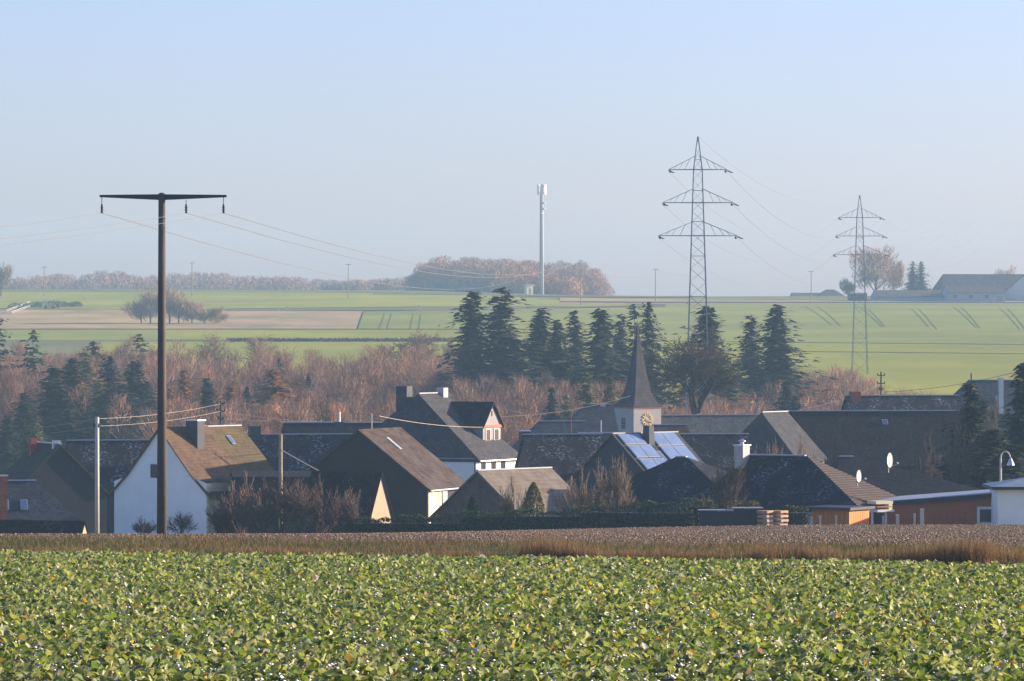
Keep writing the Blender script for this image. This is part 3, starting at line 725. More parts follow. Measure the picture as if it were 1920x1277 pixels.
P = pt(1669, 878, 391); dish(1669, 863, 391, 1.25, P.z - .35, 'larger cream satellite dish standing clear above the navy roof')
dish(1611, 893, 358, .95, pt(1611, 912, 358).z, 'smaller cream satellite dish on the ribbed brown roof')

# ------------------------------------------------------------------ front row at right: sheds, red building, white building, lamp, posts
def base_at(px, D): x = at_xy(px, D); return x, gz(x, D) - .25
# red-brown boarded building, its top edge rising to the right
D = 357.0; s_ = D / FPX; x0, x1 = at_xy(1637, D), at_xy(1869, D); g = gz(x1, D) - .4
t = empty('red_building', ((x0 + x1) / 2, D, g), 0, 'long red-brown boarded outbuilding with one white window at right', 'outbuilding')
w2 = (x1 - x0) / 2; za, zb2 = -(950 - EYE) * s_ - g, -(932 - EYE) * s_ - g
nb = 20; bw = 2 * w2 / nb
MB().poly([(-w2, 0, 0), (w2, 0, 0), (w2, 0, zb2), (-w2, 0, za)]).poly([(w2, 0, 0), (w2, 6, 0), (w2, 6, zb2), (w2, 0, zb2)]).poly([(-w2, 6, 0), (-w2, 0, 0), (-w2, 0, za), (-w2, 6, za)]).poly([(w2, 6, 0), (-w2, 6, 0), (-w2, 6, za), (w2, 6, zb2)]).build('wall', M['red_wall'], t)
for k in range(nb):
    xa, xb = -w2 + k * bw + .02, -w2 + (k + 1) * bw - .02; zk = za + (zb2 - za) * (k + .5) / nb - .05
    MB().box(((xa + xb) / 2, -.02, zk / 2), (xb - xa, .03, zk)).build('board', M['red_wall'], t)
rf = MB(); rf.v = [(-w2 - .3, -.4, za), (w2 + .1, -.4, zb2 + .0), (w2 + .1, 6.3, zb2), (-w2 - .3, 6.3, za), (-w2 - .3, -.4, za + .3), (w2 + .1, -.4, zb2 + .3), (w2 + .1, 6.3, zb2 + .3), (-w2 - .3, 6.3, za + .3)]
rf.f = [(3,2,1,0),(4,5,6,7),(0,1,5,4),(1,2,6,5),(2,3,7,6),(3,0,4,7)]
rr = rf.build('roof', M['tarp'], t)
sw = MB(); sw.v = [(x, y, z + .31) for x, y, z in rf.v[:4]] + [(x, y, z + .36) for x, y, z in rf.v[:4]]; sw.f = rf.f
sw.build('roof_edge', M['lead'], rr)
xw = at_xy(1849, D) - (x0 + x1) / 2; zw = -(967 - EYE) * s_ - g
f_ = MB()
for cx_, cz_, dx, dz in ((-.58, 0, .2, 1.36), (.58, 0, .2, 1.36), (0, .58, .96, .2), (0, -.58, .96, .2)): f_.box((xw + cx_, -.06, zw + cz_), (dx, .1, dz))
wi = f_.build('window', M['white_paint'], t); MB().box((xw, -.05, zw), (.96, .06, .96)).build('pane', M['glass'], wi)
# white building at the right edge
D = 352.0; s_ = D / FPX; x0, x1 = at_xy(1871, D), at_xy(1990, D); g = gz(x0, D) - .4; zt_ = -(918 - EYE) * s_ - g
t = empty('white_building', ((x0 + x1) / 2, D, g), 0, 'low white building with pale hipped roof at the right edge', 'outbuilding'); w2 = (x1 - x0) / 2
MB().box((0, 3, zt_ / 2), (2 * w2, 6, zt_)).build('wall', M['white'], t)
mb = MB(); e_ = .5; zr = zt_ + .18
base = [(-w2 - e_, -.5), (w2 + e_, -.5), (w2 + e_, 6.5), (-w2 - e_, 6.5)]
mb.box((0, 3, zt_ + .1), (2 * w2 + 2 * e_, 7, .2)); rfo = mb.build('fascia', M['tarp'], t)
mb = MB(); tp = [(-w2 + 2.6, 3), (w2 - .5, 3)]; zz_ = zt_ + .22; zp = zt_ + .85
mb.poly([(*base[0], zz_), (*base[1], zz_), (*tp[1], zp), (*tp[0], zp)], [(0,0),(6,0),(5,2),(2,2)]); mb.poly([(*base[1], zz_), (*base[2], zz_), (*tp[1], zp)], [(0,0),(6,0),(3,2)]); mb.poly([(*base[2], zz_), (*base[3], zz_), (*tp[0], zp), (*tp[1], zp)], [(0,0),(6,0),(2,2),(5,2)]); mb.poly([(*base[3], zz_), (*base[0], zz_), (*tp[0], zp)], [(0,0),(6,0),(3,2)])
mb.build('roof', M['pale_blue_roof'] if 'pale_blue_roof' in M else M['lead'], t)
# orange shed
D = 349.0; s_ = D / FPX; cx = at_xy(1592, D); g = gz(cx, D) - .4; b_ = R(58); zt_ = -(957 - EYE) * s_ - g
t = empty('orange_shed', (cx, D, g), b_, 'orange boarded shed with a dark flat roof left of the red building', 'shed')
LX, LY = 3.15, 3.05
for k in range(9):
    w_ = LX / 9; MB().box((k * w_ + w_ / 2, .02, zt_ / 2), (w_ - .03, .04, zt_)).build('board', M['orange_wall'], t)
for k in range(9):
    w_ = LY / 9; MB().box((.02, .05 + k * w_ + w_ / 2, zt_ / 2), (.04, w_ - .03, zt_)).build('board', M['orange_wall'], t)
MB().box((LX / 2 + .06, LY / 2 + .1, zt_ / 2), (LX - .1, LY - .1, zt_ - .02)).build('shell', M['red_wall'], t)
MB().box((LX / 2 - .1, LY / 2 + .1, zt_ + .11), (LX + .7, LY + .9, .2)).build('roof', M['tarp'], t)
# white porch roof and gable end beside it
D = 354.0; s_ = D / FPX; cx = at_xy(1650, D); g = gz(cx, D) - .4
t = empty('porch', (cx, D, g), R(30), 'small white porch between the orange shed and the red building', 'porch')
zt_ = -(947 - EYE) * s_ - g
MB().box((0, 0, zt_ + .2), (1.5, 1.2, .22)).build('fascia', M['cream_paint'], t)
MB().box((.05, 0, zt_ - .12), (1.3, 1.0, .08)).build('soffit', M['plank'], t)
MB().box((.2, .1, zt_ - .42), (1.5, 1.2, .16)).build('beam', M['white_paint'], t)
for sx in (-.5, .7): MB().box((sx, .3, (zt_ - .5) / 2), (.14, .14, zt_ - .5)).build('post', M['white_paint'], t)
MB().box((.95, .25, zt_ - .12), (.3, .5, .6)).build('end_panel', M['cream'], t)
MB().box((.1, .9, (zt_ - .6) / 2), (1.6, .06, zt_ - .6)).build('back_wall', M['dark_wall'], t)
# street lamp
D = 353.0; s_ = D / FPX; cx = at_xy(1897, D); g = gz(cx, D); zt_ = -(852 - EYE) * s_ - g
t = empty('street_lamp', (cx, D + 8, g), 0, 'curved-neck street lamp behind the white building', 'street lamp')
MB().tube((0, 0, -.4), (0, 0, zt_ - .5), .10, .08, 8).build('post', M['pale_pole'], t)
arc = [(.36 - .36 * math.cos(a), 0, zt_ - .5 + .5 * math.sin(a)) for a in np.linspace(0, math.pi * .95, 9)]
nk = MB().path(arc, .06, 6).build('neck', M['pale_pole'], t)
MB().lathe((arc[-1][0] + .04, 0, zt_ - 1.05), [(.30, 0), (.26, .15), (.12, .45), (.06, .58)], 10).build('lamp_head', M['zinc'], t)
# fence posts
for i, (px, p0, p1, w_, lb) in enumerate(((1522, 970, 990, .1, 'short grey fence post at the shed, leftmost of the row'), (1538, 968, 990, .14, 'grey fence post in front of the shed, second from the left'), (1568, 968, 990, .12, 'grey fence post just left of the orange wall'), (1656, 969, 990, .12, 'short pale fence post below the white porch'), (1683, 966, 990, .22, 'wide pale stone post left of the red wall'), (1715, 964, 990, .14, 'slim pale post standing before the red wall'), (1729, 955, 990, .26, 'tallest pale post before the red wall'))):
    D = 343.0; x, g = base_at(px, D); ht_ = -(p0 - EYE) / FPX * D - g
    t = tag(MB().box((0, 0, ht_ / 2), (w_, w_, ht_)).box((0, 0, ht_ + .02), (w_ + .04, w_ + .04, .05)).build('fence_post', M['pale_pole'], None, loc=(x, D, g)), lb, 'fence post', 'fence posts by the sheds')
# lumber stacks with lit ends and a tarpaulined wood pile
def stack(px0, px1, py0, D, depth, label, rows=5, tarp=False, rz=25):
    x0, x1 = at_xy(px0, D), at_xy(px1, D); g = gz((x0 + x1) / 2, D) - .25; H_ = -(py0 - EYE) / FPX * D - g; ln = (x1 - x0)
    t = empty('lumber_stack', ((x0 + x1) / 2, D, g), R(rz), label, 'lumber stack')
    step = H_ / rows
    for r in range(rows):
        nn = 4; bw = depth / nn
        for k in range(nn):
            jx = random.uniform(-.06, .06)
            MB().box((jx, -depth / 2 + (k + .5) * bw, r * step + step * .28 + .06), (ln, bw - .03, step * .5)).build('plank', M['plank'], t)
        for k in (-.35, .35):
            MB().box((k * ln, 0, r * step + .04), (.1, depth, step * .24)).build('bearer', M['plank'], t)
    if tarp:
        MB().box((0, 0, H_ + .03), (ln + .15, depth + .2, .07)).build('tarpaulin', M['lead'], t)
        MB().box((0, -depth / 2 - .08, H_ * .62), (ln + .1, .04, H_ * .7)).build('tarpaulin_flap', M['tarp'], t)
stack(1311, 1372, 957, 342, 1.0, 'frost-topped wood pile under a dark tarpaulin, left of the planks', 4, True, 4)
stack(1374, 1428, 953, 342.5, 1.0, 'tarpaulined wood pile next to the lit planks', 4, True, 4)
stack(1424, 1446, 955, 341, .9, 'stack of planks with sunlit orange ends, left of the pair', 5, False, 52)
stack(1449, 1474, 955, 341.5, .9, 'stack of planks with sunlit ends, right of the pair', 5, False, 52)
# small hut bottom left
h = House('garden_hut', 'low dark hut with a lit tan gable end at the lower left', (158, 977), 346, -68, 2.3, 7.0, 2.0, M['tan_wall'], M['barn_dark'], ov=.1, gov=.1, th=.06, ridge=False, cat='hut', drop=.2)

# ------------------------------------------------------------------ poles, wires
def sag(p, q, s, n=14):
    return [(p[0] + (q[0]-p[0])*t, p[1] + (q[1]-p[1])*t, p[2] + (q[2]-p[2])*t - s * 4 * t * (1 - t)) for t in np.linspace(0, 1, n)]
def wire(p, q, s, r, mat, label, group, name='wire'):
    o = MB().path(sag(p, q, s), r, 4).build(name, M[mat]); return tag(o, label, 'wire', group)
# tall T-shaped concrete pole
D = 231.0; s_ = D / FPX; cx = at_xy(303.5, D); g = gz(cx, D); zt_ = -(369 - EYE) * s_ - g
t = empty('power_pole', (cx, D, g), 0, 'tall dark concrete pole with a flat T-shaped crossarm at left', 'power pole')
MB().tube((0, 0, -.5), (0, 0, zt_), .245, .165, 20).build('pole', M['concrete'], t, True)
xl, xr = at_xy(187, D) - cx, at_xy(425, D) - cx
mb = MB(); mb.v = []
for y in (-.12, .12):
    mb.v += [(xl, y, zt_ - .02), (0, y, zt_ - .16), (xr, y, zt_ - .02), (xr, y, zt_ + .09), (0, y, zt_ + .12), (xl, y, zt_ + .09)]
mb.f = [(0, 1, 4, 5), (1, 2, 3, 4), (11, 10, 7, 6), (10, 9, 8, 7), (0, 6, 7, 1), (1, 7, 8, 2), (2, 8, 9, 3), (3, 9, 10, 4), (4, 10, 11, 5), (5, 11, 6, 0)]
arm = mb.build('crossarm', M['dark_steel'], t)
MB().lathe((0, 0, zt_ + .1), [(.16, 0), (.16, .06), (.05, .1)], 10).build('cap', M['dark_steel'], t)
ins = []
for px in (191, 349, 419):
    x = at_xy(px, D) - cx
    MB().tube((x, 0, zt_ - .16 if abs(x) < 1.5 else zt_), (x, 0, zt_ - .36), .02, n=6).build('hanger', M['dark_steel'], arm)
    MB().lathe((x, 0, zt_ - .66), [(.03, -.1), (.05, -.06), (.05, 0), (.10, .02), (.04, .05), (.05, .1), (.08, .13), (.05, .16), (.05, .26), (.03, .30)], 10).build('insulator', M['porcelain'], t)
    MB().box((x, 0, zt_ - .77), (.12, .2, .04)).build('clamp', M['dark_steel'], t)
    ins.append(Vector((cx + x, D, g + zt_ - .78)))
WG = 'wires on the T-shaped pole'
for k, (p, py, nm) in enumerate(zip(ins, (445, 472, 487), ('left', 'middle', 'right'))):
    q = pt(-260, py, 150); wire(p, q, .15, .009, 'wire', f'thin pale wire from the {nm} insulator of the T pole out of the picture', WG)
for k, (p, (px, py), nm) in enumerate(zip(ins, ((980, 519), (1060, 492), (1091, 486)), ('left', 'middle', 'right'))):
    q = pt(px, py, 900); wire(p, q, 3.0, .022, 'wire', f'thin pale wire from the {nm} insulator of the T pole towards the far ridge', WG)
# slim poles in the village
def slim_pole(px, p0, p1, D, r, mat, label, arms=(), name='wooden_pole'):
    x = at_xy(px, D); g = gz(x, D) - .3; zt_ = -(p0 - EYE) / FPX * D - g
    t = empty(name, (x, D, g), 0, label, 'pole', 'slim poles in the village')
    MB().tube((0, 0, 0), (0, 0, zt_), r * 1.15, r, 10).build('pole', M[mat], t, True)
    for py, wd in arms:
        z = -(py - EYE) / FPX * D - g
        a = MB().box((0, -.06, z), (wd, .1, .1)).build('crossarm', M['dark_steel'], t)
        for sx in (-1, 1): MB().lathe((sx * wd * .45, -.06, z + .05), [(.03, 0), (.08, .06), (.08, .14), (.05, .2)], 8).build('insulator', M['porcelain'], a)
    return Vector((x, D, g + zt_))
A = slim_pole(182, 782, 1000, 352, .15, 'pale_pole', 'pale slim pole standing left of the white gable', ((800, .5),))
B = slim_pole(414, 752, 800, 432, .09, 'dark_steel', 'thin black pole with three short crossarms above the mossy roof', ((757, .75), (771, .75), (786, .5)))
C = slim_pole(526, 815, 940, 388, .16, 'wood_pole', 'stout wooden pole lit on one side above the bare bush')
E = slim_pole(1652, 697, 745, 572, .1, 'dark_steel', 'thin black pole with two short crossarms over the red chimney', ((704, .9), (719, .9), (730, .5)))
G = slim_pole(1418, 744, 775, 640, .07, 'dark_steel', 'small thin pole above the barn right of the church', ((752, .4),))
VG = 'wires over the village'
wire(pt(75, 801, 420), pt(182, 785, 352), .05, .014, 'cable_pale', 'upper wire running left from the pale slim pole', VG)
wire(pt(95, 812, 420), pt(182, 799, 352), .05, .014, 'cable_pale', 'lower wire running left from the pale slim pole', VG)
wire(pt(182, 785, 352), pt(414, 757, 432), .25, .014, 'cable_pale', 'upper wire between the pale slim pole and the black pole', VG)
wire(pt(182, 799, 352), pt(414, 771, 432), .25, .014, 'cable_pale', 'lower wire between the pale slim pole and the black pole', VG)
wire(pt(414, 785, 432), pt(640, 789, 470), .15, .02, 'cable', 'dark wire from the black pole across the slate roofs', VG)
wire(pt(414, 771, 432), pt(602, 790, 470), .2, .018, 'cable', 'dark sagging wire from the black pole to the roof pole', VG)
wire(pt(711, 780, 406), pt(905, 801, 446), .25, .026, 'cable_pale', 'thick pale cable from the brown roof to the dormer', VG)
wire(pt(528, 844, 388), pt(600, 884, 384), .02, .045, 'cable_pale', 'pale slanting stay from the stout wooden pole', VG)
wire(pt(862, 735, 452), pt(985, 775, 520), .3, .02, 'cable', 'thin wire from the tall white house roof down to the right', VG)
wire(pt(940, 781, 470), pt(1182, 742, 590), .5, .03, 'cable', 'dark wire sagging left of the church spire', VG)
wire(pt(1240, 745, 640), pt(1418, 748, 640), .2, .02, 'cable', 'thin wire right of the church tower', VG)
wire(pt(1418, 748, 640), pt(1640, 745, 600), .2, .02, 'cable', 'thin wire from the small pole towards the red chimney', VG)
wire(pt(1652, 722, 572), pt(1790, 738, 590), .4, .03, 'cable', 'dark wire from the crossarm pole to the right', VG)
wire(pt(1660, 735, 572), pt(1925, 692, 560), .5, .03, 'cable', 'dark wire rising towards the right edge', VG)
wire(pt(1500, 768, 520), pt(1652, 722, 572), .3, .03, 'cable', 'dark wire rising from the barn ridge to the crossarm pole', VG)

# ------------------------------------------------------------------ lattice pylons
def pylon(px, ptop, D, arms, label, rz=0):
    s_ = D / FPX; x = at_xy(px, D); g = gz(x, D) - .2; H_ = -(ptop - EYE) * s_ - g
    t = empty('lattice_pylon', (x, D, g), rz, label, 'pylon', 'steel lattice pylons')
    def hw(z):                     # half width of the tower at height z
        d = H_ - z
        return max(.06, .13 * d if d < 4.9 else .64 + (d - 4.9) * .031)
    zs = [0]
    while zs[-1] < H_ - 5.5: zs.append(zs[-1] + max(1.5, 2.1 * hw(zs[-1]) * .8))
    zs = [z * (H_ - 4.9) / zs[-1] for z in zs] + [H_ - 3.4, H_ - 1.8, H_]
    lr = .085
    for sx, sy in ((-1, -1), (1, -1), (1, 1), (-1, 1)):
        mb = MB()
        for za, zb in ((0, H_ - 4.9), (H_ - 4.9, H_)): mb.tube((sx * hw(za), sy * hw(za), za), (sx * hw(zb), sy * hw(zb), zb), lr, lr * .8, 4)
        mb.build('leg', M['far_galv'], t)
    for face in range(4):
        mb = MB()
        for i, (za, zb) in enumerate(zip(zs[:-1], zs[1:])):
            a, b = hw(za), hw(zb)
            def c(k, r, z): return [(-r, -r, z), (r, -r, z), (r, r, z), (-r, r, z)][k % 4]
            if i % 2: mb.tube(c(face, a, za), c(face + 1, b, zb), .036, n=3, caps=False)
            else: mb.tube(c(face + 1, a, za), c(face, b, zb), .036, n=3, caps=False)
            if i % 3 == 0: mb.tube(c(face, a, za), c(face + 1, a, za), .045, n=3, caps=False)
        mb.build('bracing', M['far_galv'], t)
    tips = []
    for py, w_ in arms:
        z = -(py - EYE) * s_ - g; b = hw(z); zu = z + 2.0; bu = hw(zu)
        mb = MB()
        for sx in (-1, 1):
            for sy in (-1, 1):
                mb.tube((0, sy * b, z), (sx * w_, sy * .1, z), .09, .07, 4)
                mb.tube((sx * bu, sy * bu, zu), (sx * w_, sy * .1, z), .045, n=4)
                for f in (.35, .6, .8):
                    xa = sx * (b + (w_ - b) * f); mb.tube((xa, sy * b * (1 - f), z), (sx * (bu + (w_ - bu) * (f - .15)), sy * b * (1 - f), z + 2.0 * (1 - f + .15)), .03, n=3, caps=False)
            mb.tube((sx * bu, -bu, zu), (sx * bu, bu, zu), .08, n=4)
        am = mb.build('crossarm', M['far_galv'], t)
        for sx in (-1, 1):
            i_ = MB()
            for k in range(6): i_.lathe((sx * (w_ + (.1 + .13 * k) * (1 if sx > 0 else -1) * 1), (.1 + .2 * k) * 1, z - .16 - .05 * k), [(.05, -.07), (.2, -.02), (.2, .02), (.05, .07)], 8)
            i_.build('insulator', M['dark_steel'], am)
            i_ = MB()
            for k in range(5): i_.lathe((sx * (w_ - .25), -.2 - .2 * k, z - .18 - .06 * k), [(.05, -.07), (.17, -.02), (.17, .02), (.05, .07)], 8)
            i_.build('insulator', M['dark_steel'], am)
            tips.append(Vector((x + sx * w_, D, g + z - .3)))
    for sx in (-1, 1):
        for sy in (-1, 1): MB().box((sx * hw(0), sy * hw(0), 0), (.7, .7, .7)).build('footing', M['grey_wall'], t)
    return tips, Vector((x, D, g + H_))
t1, top1 = pylon(1308.5, 256, 705, ((318, 4.3), (380, 5.2), (442, 5.8)), 'larger and nearer steel lattice pylon with three crossarms', 0)
t2, top2 = pylon(1612, 366, 1050, ((408, 4.7), (442.5, 5.3), (477.5, 5.8)), 'smaller and farther steel lattice pylon at right, before the farm', 0)
names = ('top left', 'top right', 'middle left', 'middle right', 'bottom left', 'bottom right')
for a, b, nm in zip(t1, t2, names): wire(a, b, 7.0, .022, 'wire', f'faint conductor between the two pylons from the {nm} arm', 'pylon conductors', 'conductor')
wire(top1, top2, 5.0, .018, 'wire', 'faint earth wire between the two pylon tips', 'pylon conductors', 'conductor')
for k, (b, nm) in enumerate(zip(t2, names)): wire(b, (b.x + 62, b.y + 420, b.z + 9), 5.0, .02, 'wire', f'faint conductor leaving the farther pylon from the {nm} arm', 'pylon conductors', 'conductor')

# ------------------------------------------------------------------ far ridge: mast, line poles, markers, farm
D = 2055.0; s_ = D / FPX; x = at_xy(1015.5, D); g = gz(x, D); H_ = -(352 - EYE) * s_ - g
t = empty('radio_mast', (x, D, g), R(20), 'slender pale radio mast with white antenna panels before the ridge wood', 'radio mast')
MB().tube((0, 0, -.5), (0, 0, H_), 1.05, .7, 14).build('tower', M['mast_steel'], t, True)
ld = MB()
for k in range(58): ld.box((0, -1.0 + .35 * k / 58, 1 + k * (H_ - 3) / 58), (.55, .12, .12))
ld.tube((-.27, -1.05, 0), (-.27, -.72, H_ - 1), .06, n=4).tube((.27, -1.05, 0), (.27, -.72, H_ - 1), .06, n=4)
ld.build('ladder', M['white_paint'], t)
for k, (ax, ay) in enumerate(((-1.7, -.5), (-.5, -1.7), (.9, -1.6), (2.0, .3), (-.3, 1.7))):
    p_ = MB().box((ax, ay, H_ - .8), (1.0, .5, 4.4), math.atan2(ay, ax) + math.pi / 2).build('antenna_panel', M['white_paint'], t)
    MB().tube((0, 0, H_ - 2.0), (ax, ay, H_ - 2.0), .12, n=5).tube((0, 0, H_ + .6), (ax, ay, H_ + .6), .12, n=5).build('bracket', M['galv'], p_)
for k, (z, ax) in enumerate(((H_ - 7, .9), (H_ - 9.5, .9), (H_ - 11.5, -.2))):
    MB().lathe((ax, -.7, z), [(.1, 0), (.6, .15), (.6, .75), (.1, .9)], 10).build('dish_antenna', M['white_paint'], t)
MB().tube((0, 0, H_), (0, 0, H_ + 2.0), .1, n=5).build('spike', M['galv'], t)
# equipment cabin and switch boxes at the mast
x = at_xy(991, 2000); t = empty('cabin', (x, 2000, gz(x, 2000) - .2), R(25), 'tiny pale cabin beside the radio mast', 'cabin')
MB().box((0, 0, 1.9), (3.0, 2.6, 3.8)).build('wall', M['cream_paint'], t); MB().box((0, 0, 4.0), (4.0, 3.4, .4)).build('roof', M['pale_wall'], t); MB().box((.2, -1.32, 1.5), (.9, .06, 2.4)).build('door', M['galv'], t)
LP = 'far power line poles'
lp = []
for px, p0, p1, D, lb in ((83, 500, 547, 1900, 'thin distant pole on the left ridge'), (360, 492, 545, 1900, 'thin distant pole right of the concrete pole, on the ridge'), (653, 495, 547, 1850, 'thin distant pole left of the ridge wood'), (1089, 488, 556, 1750, 'thin distant pole at the right end of the ridge wood'), (1229, 504, 556, 1800, 'thin distant pole left of the larger pylon'), (1521, 508, 560, 1850, 'thin distant pole between the two pylons')):
    x = at_xy(px, D); g = gz(x, D); H_ = -(p0 - EYE) / FPX * D - g
    t = empty('line_pole', (x, D, g), 0, lb, 'pole', LP)
    MB().tube((0, 0, -.5), (0, 0, H_), .19, .13, 8).build('pole', M['wood_pole'], t); MB().box((0, 0, H_ - .2), (2.2, .15, .15)).build('crossarm', M['dark_steel'], t)
    lp.append(Vector((x, D, g + H_)))
for a, b, lb in ((lp[3], lp[4], 'right of the ridge wood'), (lp[4], lp[5], 'behind the larger pylon')):
    for sg in (-1, 1): wire(a + Vector((sg, 0, -.2)), b + Vector((sg, 0, -.2)), 3.5, .03, 'wire', f'{"upper" if sg > 0 else "lower"} faint far wire {lb}', 'far wires')
for px, py, lb in ((786, 577, 'tiny white roadside marker left of the tall spruces'), (1037, 578, 'tiny white roadside marker above the middle spruces'), (1288, 572, 'tiny white roadside marker left of the larger pylon'), (1555, 571, 'tiny white roadside marker left of the farther pylon'), (1840, 569, 'tiny white roadside marker below the farm'), (539, 579, 'tiny white roadside marker above the fallow field'), (522, 583, 'tiny pale roadside marker at the edge of the fallow field')):
    x, D = ground_hit(px, py + 1.5)
    t = empty('roadside_marker', (x, D, gz(x, D)), 0, lb, 'marker post', 'white roadside markers')
    MB().box((0, 0, .55), (.5, .25, 1.1)).build('post', M['white_paint'], t); MB().box((0, -.13, .85), (.5, .02, .2)).build('band', M['dark_steel'], t)
# farm at the right
h = House('farm_shed', 'long low pale farm shed with grey roof on the right ridge', (1640, 544), 1880, 86, 22, 46, 2.6, M['far_wall'], M['farm_roof'], cat='barn', ridge=False, drop=.3)
h2 = House('farm_barn', 'large brown-roofed barn behind the low farm shed', (1768, 514), 1915, 84, 26, 44, 7.5, M['far_wall'], M['farm_roof'], h0=3.0, cat='barn', ridge=False, drop=.3)
h3 = House('farm_annex', 'pale farm annex with three small dark windows below the barn', (1772, 536), 1868, 86, 18, 22, 2.6, M['far_wall'], M['farm_roof'], cat='barn', ridge=False, drop=.3)
for k in range(3): h3.window('right', 2.5 + 6.2 * k, h3.wt - 2.0, 1.4, 1.2, 'grey_wall')
MB().box((9.05, 20.0, 1.3), (.1, 2.4, 2.6)).build('door', M['galv'], h3.root)
h4 = House('farm_store', 'small dark store at the left end of the farm', (1592, 549), 1870, 88, 8, 6.6, .5, M['dark_wall'], M['farm_roof'], cat='shed', ridge=False, drop=.3)
h5 = House('farm_wing', 'farm roof with a pale gable end at the right picture edge', (1915, 520), 1880, 30, 20, 20, 8, M['pale_wall'], M['farm_roof'], cat='barn', ridge=False, drop=.3)
h6 = House('distant_roof_house', 'faint hipped roof on the horizon left of the farm', (1548, 543), 2160, 84, 12, 14, 3.6, M['far_wall'], M['farm_roof'], h0=5, h1=5, ridge=False, drop=.2)
h7 = House('distant_shed', 'faint long low roof on the horizon between the pylons', (1484, 549), 2170, 86, 10, 14, 1.6, M['far_wall'], M['farm_roof'], cat='shed', ridge=False, drop=.2)
# white van-like trailer with guard rails at far left
x, D = ground_hit(92, 579); t = empty('trailer', (x, D, gz(x, D)), R(14), 'small white covered trailer on the far lane at left', 'trailer')
mb = MB(); pr = [(-2.3, .6), (2.4, .6), (2.4, 1.2), (1.2, 2.6), (-1.6, 3.0), (-2.3, 2.8)]
mb.poly([(a, -1, b) for a, b in pr]); mb.poly([(a, 1, b) for a, b in reversed(pr)])
for (a, b), (c, d) in zip(pr, pr[1:] + pr[:1]): mb.poly([(a, -1, b), (a, 1, b), (c, 1, d), (c, -1, d)][::-1])
mb.build('body', M['cream_paint'], t)
for sx in (-1.2, 1.2):
    for sy in (-.9, .9): MB().tube((sx, sy - .1, .45), (sx, sy + .1, .45), .45, n=12).build('wheel', M['dark_steel'], t)
for i, (xa, ya, xb, yb) in enumerate(((12, 587, 56, 570), (22, 590, 68, 573))):
    p, q = ground_hit(xa, ya), ground_hit(xb, yb); t = empty('guard_rail', (p[0], p[1], gz(*p)), 0, ('left', 'right')[i] + ' rail of the lane fence at the far left edge', 'guard rail', 'lane fence rails')
    dx, dy = q[0] - p[0], q[1] - p[1]; dz = gz(*q) - gz(*p)
    MB().tube((0, 0, 1.0), (dx, dy, dz + 1.0), .09, n=4).tube((0, 0, .55), (dx, dy, dz + .55), .07, n=4).build('rail', M['pale_pole'], t)
    for k in np.linspace(0, 1, 9): MB().box((dx * k, dy * k, gz(p[0] + dx * k, p[1] + dy * k) - gz(*p) + .5), (.16, .16, 1.2)).build('post', M['pale_pole'], t)
# ------------------------------------------------------------------ conifers
def conifer_mesh(seed, n_whorl, per, gap, droop, greens, curve=1.0, leafs=9):
    """unit tree: height 1, crown radius 1 at the base; many small needle sprays along drooping boughs"""
    r = np.random.default_rng(seed); V = []; C = []
    ph = r.uniform(0, 6.28, 6)
    def lobe(a, f): return 1 + .22 * math.sin(2 * a + ph[0] + 7 * f) + .2 * math.sin(3 * a + ph[1] - 11 * f) + .16 * math.sin(a + ph[2] + 23 * f)
    for i in range(n_whorl):
        f = (i + r.uniform(-.3, .3)) / n_whorl                 # 0 base .. 1 top
        f = min(max(f, 0), .995); z0 = .06 + .93 * f
        rad = ((1 - f) ** curve) * r.uniform(.78, 1.1) + .035
        if r.random() < gap and f < .93: rad *= r.uniform(.35, .7)
        n = max(3, int(per * (1 - .55 * f)))
        for k in range(n):
            a = r.uniform(0, 2 * math.pi); L = rad * r.uniform(.45, 1.18) * lobe(a, f)
            if r.random() < gap * .5: continue
            base = np.array(greens[r.integers(len(greens))]) * r.uniform(.75, 1.25)
            m = max(3, int(leafs * (.4 + .6 * L)))
            for j in range(m):
                t = (j + .6) / m
                p = np.array([math.cos(a) * L * t, math.sin(a) * L * t, 0])
                p[2] = z0 + (.05 * t - droop * t * t) * L * .5 + (i % 3 - 1) * .006
                sz = .19 * (1.1 - .5 * t) * (.45 + .55 * (1 - f))
                th = r.uniform(-.9, .9) + a
                d = np.array([math.cos(th), math.sin(th), r.uniform(-.5, .15)]); e = np.array([-math.sin(th), math.cos(th), r.uniform(-.3, .3)])
                q = p + r.normal(0, .035, 3) * np.array([1, 1, .3])
                S = np.array([1, 1, .28])
                V += [q - e * sz * .55 * S, q + d * sz * 1.2 * S, q + e * sz * .55 * S, q - d * sz * .35 * S + np.array([0, 0, sz * .10])]
                C += [base] * 4
    V = np.array(V); n = len(V) // 4; i = np.arange(n) * 4
    me = np_mesh('crown', V, quads=np.stack([i, i + 1, i + 2, i + 3], -1), tint=np.array(C), mat=M['needle'])
    return me
DG = [(.036, .06, .045), (.05, .07, .045), (.032, .055, .05), (.085, .085, .05)]
PG = [(.15, .17, .055), (.19, .2, .075), (.12, .14, .05)]
OG = [(.34, .17, .075), (.40, .2, .09), (.28, .14, .07)]
KIND = {
    'spruce': [conifer_mesh(s, 40, 22, .3, .5, DG, .72) for s in (1, 2, 3)],
    'fir': [conifer_mesh(s, 36, 17, .28, .35, DG, .7, 9) for s in (4, 5)],
    'pine': [conifer_mesh(s, 22, 12, .5, .1, DG + [(.07, .085, .045)], .45, 9) for s in (6, 7)],
    'pale': [conifer_mesh(s, 34, 15, .25, .3, PG, .75) for s in (8, 9)],
    'larch': [conifer_mesh(s, 34, 14, .25, .25, OG, .75) for s in (10, 11)],
}
tm = MB(); tm.tube((0, 0, -.02), (0, 0, .97), .016, .002, 7); TRUNK = None
